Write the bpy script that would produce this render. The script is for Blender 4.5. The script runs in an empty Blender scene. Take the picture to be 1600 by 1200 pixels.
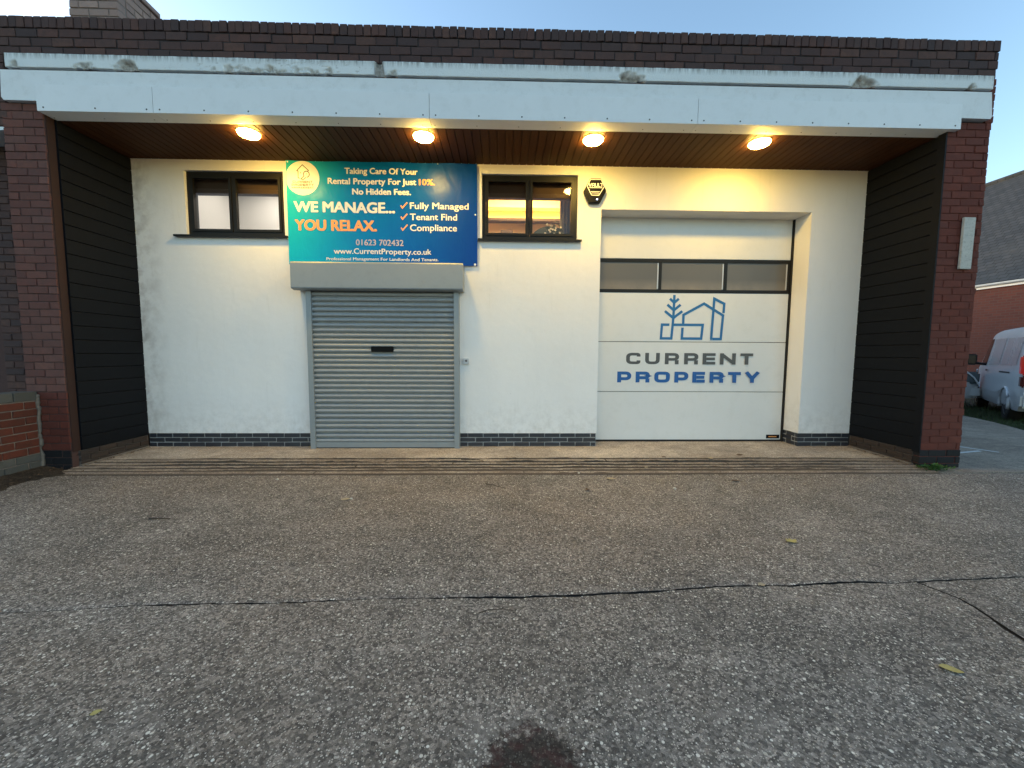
import bpy, bmesh, math, random
from mathutils import Vector, Matrix, noise
random.seed(7)
scene = bpy.context.scene
C = scene.collection
R = math.radians

# ------------------------------------------------------------------ camera, sky, sun, exposure
YAW, PITCH, ROLL = 0.0252, 0.078, 0.0053
cam_data = bpy.data.cameras.new('camera'); cam = bpy.data.objects.new('camera', cam_data); C.objects.link(cam)
fw = Vector((math.sin(YAW)*math.cos(PITCH), math.cos(YAW)*math.cos(PITCH), -math.sin(PITCH)))
rt0 = Vector((math.cos(YAW), -math.sin(YAW), 0)); up0 = rt0.cross(fw)
rt = rt0*math.cos(ROLL) + up0*math.sin(ROLL); up = -rt0*math.sin(ROLL) + up0*math.cos(ROLL)
m = Matrix.Identity(4)
for i in range(3):
    m[i][0], m[i][1], m[i][2] = rt[i], up[i], -fw[i]
m[0][3], m[1][3], m[2][3] = 5.0519, -5.7285, 1.3673
cam.matrix_world = m
cam_data.sensor_width = 36; cam_data.lens = 36*619.85/1600
cam_data.clip_start = 0.05; cam_data.clip_end = 3000
scene.camera = cam

SUN_AZ, SUN_EL = R(-62), R(7)            # azimuth measured from +Y towards +X
world = bpy.data.worlds.new('World'); scene.world = world; world.use_nodes = True
wn = world.node_tree.nodes; wl = world.node_tree.links
bg = wn['Background']
sky = wn.new('ShaderNodeTexSky'); sky.sky_type = 'NISHITA'; sky.sun_disc = False
sky.sun_elevation = SUN_EL; sky.sun_rotation = SUN_AZ
sky.air_density = 1.0; sky.dust_density = 0.6; sky.ozone_density = 1.6; sky.altitude = 60
wl.new(sky.outputs[0], bg.inputs[0]); bg.inputs[1].default_value = 0.15
sun_data = bpy.data.lights.new('sun', 'SUN'); sun = bpy.data.objects.new('sun', sun_data); C.objects.link(sun)
sun_data.energy = 0.12; sun_data.angle = R(12); sun_data.color = (1.0, 0.8, 0.6)
sd = Vector((math.sin(SUN_AZ)*math.cos(SUN_EL), math.cos(SUN_AZ)*math.cos(SUN_EL), math.sin(SUN_EL)))
sun.rotation_euler = sd.to_track_quat('Z', 'Y').to_euler()
vs = scene.view_settings
vs.view_transform = 'Standard'; vs.look = 'None'; vs.gamma = 1; vs.use_curve_mapping = False
vs.exposure = 1.9

cy = scene.cycles
cy.max_bounces = 6; cy.diffuse_bounces = 2; cy.glossy_bounces = 3; cy.transparent_max_bounces = 8

# ------------------------------------------------------------------ helpers
def rnd(a, b): return random.uniform(a, b)
def link(o, parent=None):
    C.objects.link(o)
    if parent: o.parent = parent
    return o
def tag(o, label=None, cat=None, group=None, kind=None):
    if label: o['label'] = label
    if cat: o['category'] = cat
    if group: o['group'] = group
    if kind: o['kind'] = kind
    return o
def empty(name, loc=(0, 0, 0), rz=0):
    o = bpy.data.objects.new(name, None); C.objects.link(o)
    o.location = loc; o.rotation_euler.z = rz; o.empty_display_size = .2
    return o
def mesh(name, verts, faces, mat=None, parent=None, smooth=False):
    me = bpy.data.meshes.new(name); me.from_pydata([tuple(v) for v in verts], [], faces); me.update()
    if mat: me.materials.append(mat)
    if smooth: me.shade_smooth()
    return link(bpy.data.objects.new(name, me), parent)
class MB:
    def __init__(s): s.v = []; s.f = []
    def box(s, x0, x1, y0, y1, z0, z1):
        n = len(s.v)
        s.v += [(x, y, z) for z in (z0, z1) for y in (y0, y1) for x in (x0, x1)]
        s.f += [tuple(n+i for i in q) for q in ((0,2,3,1),(4,5,7,6),(0,1,5,4),(2,6,7,3),(0,4,6,2),(1,3,7,5))]
        return s
    def quad(s, a, b, c, d):
        n = len(s.v); s.v += [a, b, c, d]; s.f.append((n, n+1, n+2, n+3)); return s
    def tube(s, pts, r, seg=8, caps=True):
        pts = [Vector(p) for p in pts]; n0 = len(s.v)
        rr = r if isinstance(r, (list, tuple)) else [r]*len(pts)
        for i, p in enumerate(pts):
            t = (pts[min(i+1, len(pts)-1)]-pts[max(i-1, 0)]).normalized()
            a = t.orthogonal().normalized() if abs(t.z) > .9 else t.cross(Vector((0,0,1))).normalized()
            b = t.cross(a)
            for k in range(seg):
                an = 2*math.pi*k/seg; s.v.append(tuple(p+(a*math.cos(an)+b*math.sin(an))*rr[i]))
        for i in range(len(pts)-1):
            for k in range(seg):
                k2 = (k+1) % seg
                s.f.append((n0+i*seg+k, n0+i*seg+k2, n0+(i+1)*seg+k2, n0+(i+1)*seg+k))
        if caps:
            s.f.append(tuple(n0+k for k in reversed(range(seg)))); s.f.append(tuple(n0+(len(pts)-1)*seg+k for k in range(seg)))
        return s
    def lathe(s, prof, c, axis='z', seg=24):
        n0 = len(s.v)
        for (r, h) in prof:
            for k in range(seg):
                an = 2*math.pi*k/seg; a, b = r*math.cos(an), r*math.sin(an)
                p = {'z': (a, b, h), 'y': (a, h, b), 'x': (h, a, b)}[axis]
                s.v.append((c[0]+p[0], c[1]+p[1], c[2]+p[2]))
        for i in range(len(prof)-1):
            for k in range(seg):
                k2 = (k+1) % seg
                s.f.append((n0+i*seg+k, n0+i*seg+k2, n0+(i+1)*seg+k2, n0+(i+1)*seg+k))
        s.f.append(tuple(n0+k for k in reversed(range(seg)))); s.f.append(tuple(n0+(len(prof)-1)*seg+k for k in range(seg)))
        return s
    def prism(s, poly, y0, y1):            # polygon in XZ, extruded in Y
        n = len(s.v); k = len(poly)
        s.v += [(x, y0, z) for x, z in poly]+[(x, y1, z) for x, z in poly]
        s.f.append(tuple(range(n, n+k))); s.f.append(tuple(reversed(range(n+k, n+2*k))))
        for i in range(k):
            j = (i+1) % k; s.f.append((n+j, n+i, n+k+i, n+k+j))
        return s
    def build(s, name, mat, parent=None, smooth=False, bevel=0):
        me = bpy.data.meshes.new(name); me.from_pydata(s.v, [], s.f); me.update()
        bm = bmesh.new(); bm.from_mesh(me)
        bmesh.ops.recalc_face_normals(bm, faces=bm.faces)
        if bevel: bmesh.ops.bevel(bm, geom=list(bm.edges), offset=bevel, segments=2, affect='EDGES', clamp_overlap=True)
        bm.to_mesh(me); bm.free()
        if mat: me.materials.append(mat)
        if smooth: me.shade_smooth()
        return link(bpy.data.objects.new(name, me), parent)
def box(name, x0, x1, y0, y1, z0, z1, mat, parent=None, bevel=0):
    return MB().box(x0, x1, y0, y1, z0, z1).build(name, mat, parent, bevel=bevel)

# ------------------------------------------------------------------ materials
class N:
    def __init__(s, name):
        s.m = bpy.data.materials.new(name); s.m.use_nodes = True
        s.t = s.m.node_tree; s.n = s.t.nodes; s.b = s.n['Principled BSDF']; s.co = None; s.dim = '3D'
    def new(s, typ, **kw):
        n = s.n.new(typ)
        for k, v in kw.items(): setattr(n, k, v)
        return n
    def l(s, a, b): s.t.links.new(a, b)
    def coord(s):
        if not s.co: s.co = s.new('ShaderNodeTexCoord')
        return s.co.outputs['Object']
    def gcoord(s):                         # world-space position
        return s.new('ShaderNodeNewGeometry').outputs['Position']
    def mapping(s, src, scale=(1,1,1), loc=(0,0,0)):
        mp = s.new('ShaderNodeMapping'); mp.inputs['Scale'].default_value = scale; mp.inputs['Location'].default_value = loc
        s.l(src, mp.inputs[0]); return mp.outputs[0]
    def noise(s, src, scale, detail=4, rough=.55, dist=0):
        n = s.new('ShaderNodeTexNoise', noise_dimensions=s.dim); n.inputs['Scale'].default_value = scale; n.inputs['Detail'].default_value = detail
        n.inputs['Roughness'].default_value = rough; n.inputs['Distortion'].default_value = dist
        s.l(src, n.inputs['Vector']); return n.outputs[0]
    def voro(s, src, scale, feature='F1', rand=1.0):
        n = s.new('ShaderNodeTexVoronoi', feature=feature, voronoi_dimensions=s.dim); n.inputs['Scale'].default_value = scale
        n.inputs['Randomness'].default_value = rand; s.l(src, n.inputs['Vector']); return n
    def ramp(s, src, stops, interp='LINEAR'):
        r = s.new('ShaderNodeValToRGB'); r.color_ramp.interpolation = interp
        while len(r.color_ramp.elements) < len(stops): r.color_ramp.elements.new(.5)
        for e, (p, c) in zip(r.color_ramp.elements, stops):
            e.position = p; e.color = (*c, 1) if isinstance(c, (tuple, list)) else (c, c, c, 1)
        s.l(src, r.inputs[0]); return r.outputs[0]
    def mix(s, fac, a, b, mode='MIX'):
        n = s.new('ShaderNodeMix', data_type='RGBA', blend_type=mode)
        for i, v in ((0, fac), (6, a), (7, b)):
            if isinstance(v, (int, float)): n.inputs[i].default_value = v if i == 0 else (v, v, v, 1)
            elif isinstance(v, (tuple, list)): n.inputs[i].default_value = (*v, 1)
            else: s.l(v, n.inputs[i])
        return n.outputs[2]
    def math(s, op, a, b=0.0, c=None, clamp=False):
        n = s.new('ShaderNodeMath', operation=op, use_clamp=clamp)
        for i, v in enumerate((a, b) if c is None else (a, b, c)):
            if isinstance(v, (int, float)): n.inputs[i].default_value = v
            else: s.l(v, n.inputs[i])
        return n.outputs[0]
    def sep(s, src):
        n = s.new('ShaderNodeSeparateXYZ'); s.l(src, n.inputs[0]); return n.outputs
    def set(s, col=None, rough=None, metal=None, spec=None, coat=None):
        for nm, v in (('Base Color', col), ('Roughness', rough), ('Metallic', metal), ('Specular IOR Level', spec), ('Coat Weight', coat)):
            if v is None: continue
            if isinstance(v, (int, float)): s.b.inputs[nm].default_value = v
            elif isinstance(v, (tuple, list)): s.b.inputs[nm].default_value = (*v, 1)
            else: s.l(v, s.b.inputs[nm])
        return s
    def bump(s, src, strength=.3, dist=.01):
        n = s.new('ShaderNodeBump'); n.inputs['Strength'].default_value = strength; n.inputs['Distance'].default_value = dist
        s.l(src, n.inputs['Height']); s.l(n.outputs[0], s.b.inputs['Normal']); return s

def brick_mat(name, tones, dirt, dirt_amt=.5, rough=.9, bump=.5, spec=.3):
    n = N(name); oi = n.new('ShaderNodeObjectInfo')
    co = n.gcoord()
    k = len(tones)
    base = n.ramp(oi.outputs['Random'], [((i+.0)/max(1, k-1), t) for i, t in enumerate(tones)])
    f = n.noise(co, 14, 5, .65)
    base = n.mix(n.ramp(f, [(.35, 0.0), (.75, dirt_amt)]), base, dirt)
    g = n.noise(co, 150, 4, .7)
    base = n.mix(n.ramp(g, [(.3, .35), (.62, 0.0)]), base, tuple(c*.45 for c in dirt))
    big = n.noise(co, 1.3, 3)
    base = n.mix(n.ramp(big, [(.4, 0.0), (.7, .4)]), base, tuple(c*1.15 for c in dirt))
    n.set(base, rough, spec=spec)
    n.bump(n.math('ADD', g, n.math('MULTIPLY', f, 1.2)), bump, .006)
    return n.m
M = {}
M['brick_pier'] = brick_mat('faded_red_brick', [(.165,.060,.046), (.20,.075,.056), (.13,.046,.038), (.18,.068,.052), (.115,.043,.037), (.235,.096,.073), (.15,.068,.057)], (.09,.050,.043), .8)
M['brick_red'] = brick_mat('red_painted_brick', [(.155,.037,.023), (.18,.044,.027), (.125,.031,.021), (.20,.052,.032), (.145,.036,.024), (.165,.048,.033)], (.085,.030,.023), .75)
M['brick_dark'] = brick_mat('sooty_brick', [(.095,.048,.040), (.075,.042,.039), (.125,.06,.048), (.062,.042,.043), (.145,.07,.052), (.085,.052,.047)], (.052,.037,.037), .65)
M['brick_wall'] = brick_mat('orange_red_brick', [(.115,.030,.019), (.14,.038,.024), (.095,.027,.018), (.125,.034,.022)], (.065,.030,.024), .7)
M['brick_blue'] = brick_mat('blue_engineering_brick', [(.020,.024,.036), (.030,.033,.045), (.016,.019,.03), (.026,.030,.040)], (.035,.035,.04), .35, rough=.5, bump=.2, spec=.5)
M['brick_base'] = brick_mat('sooty_base_brick', [(.016,.017,.020), (.024,.022,.024), (.012,.013,.015), (.03,.024,.023)], (.018,.016,.016), .5, rough=.8, spec=.2)
M['brick_grime'] = brick_mat('grimy_plinth_brick', [(.05,.035,.03), (.07,.045,.035), (.04,.03,.03)], (.035,.03,.027), .5)
M['brick_coping'] = brick_mat('weathered_grey_coping_brick', [(.10,.105,.105), (.075,.08,.082), (.12,.12,.115)], (.07,.075,.065), .6)
M['brick_chimney'] = brick_mat('chimney_brick', [(.40,.26,.21), (.34,.22,.185), (.46,.30,.24), (.30,.2,.175)], (.25,.19,.17), .6)  # pale tones carry the lens haze over the chimney in the brick colour

M['return_paint'] = None
def mortar(name, c):
    n = N(name); co = n.gcoord(); f = n.noise(co, 40, 5, .7)
    n.set(n.mix(f, tuple(x*.6 for x in c), tuple(x*1.3 for x in c)), .95); n.bump(n.noise(co, 260, 3), .4, .004); return n.m
M['mortar_dark'] = mortar('dark_mortar', (.07, .036, .032))
M['mortar_red'] = mortar('red_mortar', (.13, .036, .026))
M['mortar_pale'] = mortar('pale_mortar', (.33, .33, .32))
M['mortar_grey'] = mortar('grey_mortar', (.2, .17, .15))
M['mortar_dirty'] = mortar('dirty_mortar', (.09, .075, .065))
M['mortar_soot'] = mortar('soot_mortar', (.035, .03, .032))

# white render
n = N('white_render'); co = n.gcoord(); sp = n.sep(co)
big = n.noise(n.mapping(co, (1, 1, .6)), 1.6, 5, .6)
c = n.mix(n.ramp(big, [(.3, 0.0), (.75, 1.0)]), (.80, .79, .775), (.84, .835, .825))
streak = n.noise(n.mapping(co, (5, 5, .5)), 2.2, 5, .7)
c = n.mix(n.ramp(streak, [(.58, 0.0), (.85, .35)]), c, (.55, .53, .5))
edge = n.math('SUBTRACT', 1.0, n.math('DIVIDE', sp[0], .38), clamp=True)           # rubbed and stained beside the left corner
edge = n.math('MULTIPLY', edge, n.ramp(n.noise(co, 5.5, 4, .6), [(.42, 0.0), (.68, .75)]))
c = n.mix(edge, c, (.36, .32, .30))
low = n.math('SUBTRACT', 1.0, n.math('DIVIDE', sp[2], .75), clamp=True)              # splash marks above the plinth
low = n.math('MULTIPLY', low, n.ramp(n.noise(co, 9, 5, .7), [(.42, 0.0), (.72, .6)]))
c = n.mix(low, c, (.42, .40, .37))
sc = n.ramp(n.noise(n.mapping(co, (9, 9, 21)), 1, 4, .6), [(.735, 0.0), (.76, .65)])
c = n.mix(sc, c, (.4, .39, .38))
n.set(c, .92, spec=.25)
n.bump(n.math('ADD', n.noise(co, 170, 3, .6), n.math('MULTIPLY', n.noise(co, 7, 3), 2.0)), .28, .008); M['render'] = n.m

def paint(name, col, rough=.5, var=.1, scale=3, bumps=.05, dirt=None, damt=.3, metal=0, spec=.5):
    n = N(name); co = n.gcoord(); f = n.noise(co, scale, 5, .6)
    c = n.mix(f, tuple(x*(1-var) for x in col), tuple(min(1, x*(1+var)) for x in col))
    if dirt: c = n.mix(n.ramp(n.noise(co, scale*2.7, 6, .7), [(.5, 0.0), (.8, damt)]), c, dirt)
    n.set(c, n.ramp(f, [(0, max(0, rough-.08)), (1, min(1, rough+.08))]), metal, spec)
    if bumps: n.bump(n.noise(co, 120, 3), bumps, .003)
    return n.m
M['return_paint'] = paint('orange_brown_masonry_paint', (.028, .010, .007), .85, .4, 5, .6, (.02, .010, .009), .9)
M['fascia'] = paint('white_fascia', (.74, .755, .765), .5, .05, 2.5, .04, (.5, .5, .47), .25)
M['beam'] = paint('white_painted_concrete_beam', (.72, .74, .75), .7, .06, 4, .35, (.45, .45, .42), .4)
M['black_clad'] = paint('black_timber_cladding', (.0034, .0046, .0074), .62, .35, 6, .2, (.009, .0115, .0155), .5, 0, .16)
M['black_alu'] = paint('black_aluminium', (.008, .008, .008), .45, .1, 5, 0, None, 0, 0, .25)
M['black_plastic'] = paint('black_plastic', (.005, .005, .006), .4, .1, 5, 0, None, 0, 0, .12)
M['rubber'] = paint('black_rubber', (.012, .012, .012), .8, .2, 5, .1)
M['shutter'] = paint('grey_galvanised_shutter', (.31, .325, .33), .45, .1, 6, .05, (.2, .2, .2), .5, .15)
M['shutter_box'] = paint('grey_shutter_box', (.275, .30, .315), .45, .08, 3, .04, (.2, .21, .21), .4, .2)
M['gdoor'] = paint('white_door_panel', (.735, .74, .735), .38, .03, 2.2, .05, (.58, .58, .55), .3)
M['screw'] = paint('dark_screw', (.03, .03, .03), .5, .1, 5, 0)
M['logo_blue'] = paint('blue_vinyl', (.004, .135, .37), .4, .03, 4, 0)
M['logo_blue_dark'] = paint('deep_blue_vinyl', (.003, .10, .36), .4, .03, 4, 0)
M['logo_grey'] = paint('grey_vinyl', (.075, .08, .088), .4, .03, 4, 0)
M['print_white'] = paint('white_print', (.78, .78, .77), .4, .02, 4, 0)
M['print_orange'] = paint('orange_print', (.85, .36, .12), .4, .03, 4, 0)
M['print_mauve'] = paint('pale_mauve_print', (.47, .43, .52), .4, .03, 4, 0)
M['print_grey'] = paint('dark_grey_print', (.07, .07, .075), .5, .03, 4, 0)
M['batten'] = paint('weathered_white_wood', (.48, .45, .40), .8, .2, 14, .4, (.12, .10, .085), .7)
M['alarm_white'] = paint('alarm_white_line', (.8, .8, .8), .4, .02, 4, 0)
M['switch'] = paint('brushed_switch_plate', (.5, .52, .56), .4, .08, 8, 0, None, 0, .3)
M['darkroom'] = paint('dark_interior', (.05, .045, .04), .9, .1, 2, 0)
M['roof_felt'] = paint('roof_felt', (.06, .06, .06), .95, .2, 2, .1)
M['wallpaint_in'] = paint('white_interior_wall', (.62, .61, .59), .9, .04, 2, 0)
M['peach_in'] = paint('peach_interior_wall', (.74, .58, .40), .9, .05, 2, 0)
M['bulkhead'] = paint('brown_interior_bulkhead', (.07, .04, .022), .8, .2, 3, 0)
M['shelf_wood'] = paint('grey_wood_shelf', (.14, .11, .10), .6, .2, 8, 0)
M['blue_in'] = paint('blue_cabinet', (.10, .16, .24), .5, .1, 3, 0)
M['curtain'] = paint('grey_curtain', (.20, .18, .19), .9, .15, 6, 0)
M['chair_in'] = paint('grey_green_upholstery', (.10, .125, .125), .9, .15, 9, .1)
M['petal'] = paint('cream_petal', (.7, .66, .58), .7, .1, 20, 0)
M['leaf_in'] = paint('dark_leaf', (.03, .055, .03), .6, .3, 20, 0)
M['pot'] = paint('dark_pot', (.05, .05, .05), .5, .1, 5, 0)

# soffit boards
n = N('brown_soffit_board'); oi = n.new('ShaderNodeObjectInfo'); co = n.gcoord()
g = n.noise(n.mapping(co, (60, 3, 60)), 1.2, 5, .6)
c = n.ramp(oi.outputs['Random'], [(0, (.068, .024, .0075)), (.5, (.082, .030, .010)), (1, (.060, .020, .0065))])
c = n.mix(n.ramp(g, [(.35, .5), (.7, 0.0)]), c, (.036, .011, .004))
n.set(c, .6, spec=.15); n.bump(g, .15, .003); M['soffit'] = n.m

# crumbling painted ledge: paint flaked to bare concrete where the mesh is chipped, plus runs of moss below the brickwork
n = N('flaking_painted_concrete'); co = n.gcoord(); sp = n.sep(co)
at = n.new('ShaderNodeAttribute', attribute_name='chip')
f = n.noise(co, 9, 7, .72, .4)
c = n.mix(n.noise(co, 3, 4), (.66, .70, .71), (.76, .78, .78))
flake = n.math('ADD', n.math('MULTIPLY', at.outputs['Fac'], 1.2), n.ramp(f, [(.66, 0.0), (.74, .7)]), clamp=True)
conc = n.mix(n.ramp(n.noise(co, 26, 6, .75), [(.35, 0.0), (.62, 1.0)]), (.24, .215, .19), (.52, .49, .45))
c = n.mix(flake, c, conc)
run = n.noise(n.mapping(co, (22, 22, 2.2)), 1, 6, .75)
topd = n.math('MULTIPLY', n.math('SUBTRACT', sp[2], 4.50), 15.0, clamp=True)
c = n.mix(n.math('MULTIPLY', topd, n.ramp(run, [(.40, 0.0), (.62, .85)])), c, (.15, .155, .14))
n.set(c, .9); n.bump(n.math('ADD', n.math('MULTIPLY', flake, -.8), n.noise(co, 90, 5, .7)), .55, .012); M['ledge'] = n.m

# concretes
def concrete(name, a, b, chip=.5, speck=True, warm=None, stain=False):
    n = N(name); co = n.gcoord(); n.dim = '2D'
    c = n.mix(n.ramp(n.noise(co, .9, 4, .62), [(.38, 0.0), (.62, 1.0)]), a, b)
    if warm: c = n.mix(n.ramp(n.noise(n.mapping(co, (1, 1, 1), (3, 7, 0)), .55, 4, .6), [(.38, 0.0), (.68, .8)]), c, warm)
    v1 = n.voro(co, 88); g1 = n.new('ShaderNodeSeparateColor'); n.l(v1.outputs['Color'], g1.inputs[0])
    c = n.mix(chip, c, n.mix(1.0, c, n.ramp(g1.outputs[0], [(0, .25), (.35, .7), (.7, 1.15), (1, 2.1)]), 'MULTIPLY'))
    fine = n.noise(co, 190, 3, .8)
    c = n.mix(.75, c, n.mix(1.0, c, n.ramp(fine, [(.3, .35), (.5, 1.0), (.7, 1.75)]), 'MULTIPLY'))
    patch = n.noise(co, 5.0, 5, .65)
    c = n.mix(n.ramp(patch, [(.5, 0.0), (.74, .42)]), c, tuple(x*.42 for x in a))
    wear = n.noise(n.mapping(co, (.5, 1.6, 1), (4, 1, 0)), 1.3, 4, .6, .5)
    c = n.mix(n.ramp(wear, [(.48, 0.0), (.70, .30)]), c, tuple(x*.5 for x in a))
    pale = n.noise(n.mapping(co, (1, 2.2, 1), (9, 2, 0)), 3.1, 4, .7)
    c = n.mix(n.ramp(pale, [(.56, 0.0), (.72, .28)]), c, tuple(min(1, x*1.7) for x in b))
    h = n.math('ADD', n.math('MULTIPLY', v1.outputs['Distance'], -.8), fine)
    if speck:
        v2 = n.voro(co, 58); g2 = n.new('ShaderNodeSeparateColor'); n.l(v2.outputs['Color'], g2.inputs[0])
        dens = n.ramp(n.noise(n.mapping(co, (1, 1, 1), (1, 5, 0)), 1.1, 3), [(.3, .88), (.7, .74)])
        is_chip = n.math('GREATER_THAN', g2.outputs[0], dens)
        size = n.math('MULTIPLY_ADD', n.math('POWER', g2.outputs[1], 2.0), .30, .12)
        inside = n.math('LESS_THAN', v2.outputs['Distance'], size)
        msk = n.math('MULTIPLY', is_chip, inside)
        c = n.mix(n.math('MULTIPLY', msk, .85), c, n.ramp(g2.outputs[2], [(0, (.50, .45, .37)), (.5, (.74, .68, .57)), (1, (.92, .88, .76))]))
        v3 = n.voro(n.mapping(co, (1, 1, 1), (.7, .3, 0)), 120); g3 = n.new('ShaderNodeSeparateColor'); n.l(v3.outputs['Color'], g3.inputs[0])
        m3 = n.math('MULTIPLY', n.math('GREATER_THAN', g3.outputs[0], .84), n.math('LESS_THAN', v3.outputs['Distance'], .32))
        c = n.mix(n.math('MULTIPLY', m3, .7), c, (.72, .65, .54))
    rough = .9
    if stain:      # dark damp oil stain with a reddish heart near the front of the slab
        mp = n.mapping(co, (1, 1, 1), (-5.16, 4.50, 0)); 
        d = n.new('ShaderNodeVectorMath', operation='LENGTH'); n.l(n.mapping(mp, (1, 1.15, 0)), d.inputs[0])
        wob = n.math('MULTIPLY_ADD', n.noise(co, 14, 6, .75), .26, -.13)
        dd = n.math('ADD', d.outputs['Value'], wob)
        ms = n.ramp(dd, [(.135, 1.0), (.16, .8), (.188, 0.0)])
        c = n.mix(n.math('MULTIPLY', ms, .86), c, n.mix(n.ramp(n.noise(co, 16, 3), [(.42, 0.0), (.62, 1.0)]), (.022, .016, .012), (.045, .014, .012)))
    n.set(c, rough, spec=.3); n.bump(h, .55, .006); return n.m
M['forecourt'] = concrete('exposed_aggregate_concrete', (.165, .146, .124), (.225, .20, .172), .75, True, (.22, .18, .142), True)
M['apron'] = concrete('smooth_concrete_apron', (.38, .33, .275), (.54, .475, .395), .4, False, (.40, .325, .25))
M['rib'] = concrete('dirty_ribbed_concrete', (.24, .20, .16), (.38, .325, .265), .5, False, (.26, .20, .15))
M['yard'] = concrete('yard_concrete', (.25, .20, .155), (.33, .27, .21), .3, False)
M['soil'] = concrete('dark_soil', (.035, .028, .02), (.06, .045, .03), .6, False)
M['earth'] = paint('dark_grout_dirt', (.022, .018, .014), .95, .5, 25, .4)
M['groove_dirt'] = paint('brown_groove_dirt', (.085, .064, .046), .95, .5, 18, .5)
M['fillet'] = paint('cement_fillet', (.15, .13, .11), .95, .3, 20, .6, (.07, .06, .05), .5)
M['white_line'] = paint('worn_white_road_paint', (.62, .62, .6), .8, .25, 12, .2)
M['grass'] = paint('grass_blade', (.035, .06, .018), .7, .4, 8, 0)
M['weed'] = paint('weed_leaf', (.05, .13, .025), .6, .35, 30, 0)
M['leaf_yellow'] = paint('yellow_fallen_leaf', (.45, .37, .12), .7, .2, 40, .1)
M['leaf_tan'] = paint('tan_fallen_leaf', (.40, .32, .20), .75, .25, 40, .1)
M['leaf_brown'] = paint('brown_fallen_leaf', (.11, .065, .035), .8, .3, 40, .1)
M['twig'] = paint('twig_bark', (.05, .038, .028), .9, .3, 40, .1)
M['stone'] = paint('pale_stone', (.55, .52, .45), .8, .2, 30, .1)

# glass
def glass(name, tint=(1, 1, 1), boost=2.0, rough=0.0):
    n = N(name); out = n.n['Material Output']; n.n.remove(n.b)
    tr = n.new('ShaderNodeBsdfTransparent'); tr.inputs[0].default_value = (*tint, 1)
    gl = n.new('ShaderNodeBsdfGlossy'); gl.inputs['Roughness'].default_value = rough
    fr = n.new('ShaderNodeFresnel'); fr.inputs[0].default_value = 1.5
    mx = n.new('ShaderNodeMixShader')
    n.l(n.math('MULTIPLY', fr.outputs[0], boost, clamp=True), mx.inputs[0]); n.l(tr.outputs[0], mx.inputs[1]); n.l(gl.outputs[0], mx.inputs[2])
    n.l(mx.outputs[0], out.inputs[0]); return n.m
M['glass'] = glass('window_glass', (.95, .95, .94), 1.1)
n = N('smoked_acrylic'); co = n.gcoord(); sp = n.sep(co)
dirt = n.math('MULTIPLY', n.math('SUBTRACT', 1.0, n.math('DIVIDE', n.math('SUBTRACT', sp[2], 2.34), .16), clamp=True), n.noise(co, 5, 4, .6))
c = n.mix(n.noise(co, 1.2, 2), (.085, .078, .072), (.13, .122, .115))
c = n.mix(dirt, c, (.30, .25, .20)); n.set(c, .35, spec=.5); M['acrylic'] = n.m

def emit(name, col, strength):
    n = N(name); n.set((.8, .8, .8)); n.b.inputs['Emission Color'].default_value = (*col, 1); n.b.inputs['Emission Strength'].default_value = strength; return n.m
M['lamp'] = emit('warm_lamp_diffuser', (1.0, .62, .12), 66)
M['lamp_body'] = paint('cream_lamp_body', (.7, .66, .55), .5, .05, 5, 0)
M['led_strip'] = emit('warm_led_strip', (1.0, .60, .10), 16)
M['panel_warm'] = emit('warm_ceiling_panel', (1.0, .64, .26), 7.5)
M['panel_cool'] = emit('office_ceiling_panel', (1.0, .90, .76), 2.6)
M['led_dot'] = emit('alarm_led', (.6, .7, 1.0), 6)

# vinyl banner with printed gradient and gloss
n = N('printed_vinyl'); co = n.gcoord(); sp = n.sep(co)
u = n.math('DIVIDE', n.math('SUBTRACT', sp[0], 2.09), 2.6); w = n.math('DIVIDE', n.math('SUBTRACT', sp[2], 2.57), 1.4)
t = n.math('ADD', u, n.math('MULTIPLY', w, .10))
c = n.ramp(t, [(0, (.003, .46, .66)), (.2, (.002, .33, .60)), (.42, (.001, .19, .52)), (.66, (.001, .105, .44)), (.88, (.001, .065, .34)), (1, (.001, .05, .31))])
c = n.mix(n.math('MULTIPLY', n.math('SUBTRACT', 1.0, n.math('MULTIPLY', u, 3.2), clamp=True), n.math('MULTIPLY', w, .6), clamp=True), c, (.02, .44, .46))
n.set(c, .34, spec=.16)
n.bump(n.noise(n.mapping(co, (1.4, 1, .8)), 3.4, 3, .5, .6), .35, .03); M['vinyl'] = n.m

# vehicles, neighbours
M['silver'] = paint('silver_car_paint', (.56, .585, .61), .30, .03, 2, 0, None, 0, .2)
M['sky_sheen_panel'] = paint('side_window_sky_sheen', (.46, .49, .52), .26, .03, 2, 0, None, 0, .25)  # sky reflected in the van's side windows, put into an opaque pale colour
M['van_white'] = paint('white_car_paint', (.66, .67, .67), .25, .02, 2, 0)
M['tyre'] = paint('tyre_rubber', (.012, .012, .013), .85, .2, 20, .1)
M['rim'] = paint('wheel_rim', (.22, .22, .23), .4, .1, 8, 0, None, 0, .7)
M['dark_trim'] = paint('black_plastic_trim', (.016, .017, .018), .6, .1, 8, 0)
M['car_glass'] = paint('tinted_car_glass', (.10, .115, .13), .08, .05, 2, 0)
M['windscreen'] = paint('dark_windscreen', (.012, .014, .016), .06, .05, 2, 0)
M['tail_red'] = emit('red_tail_lamp', (1.0, .03, .04), .04); M['tail_red'].node_tree.nodes['Principled BSDF'].inputs['Base Color'].default_value = (.28, .012, .015, 1)
M['tail_red'].node_tree.nodes['Principled BSDF'].inputs['Roughness'].default_value = .12
M['tail_dark'] = paint('dark_red_lamp_lens', (.10, .012, .014), .12, .1, 5, 0)
M['headlamp'] = paint('headlamp_lens', (.10, .12, .125), .1, .3, 14, 0)
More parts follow.
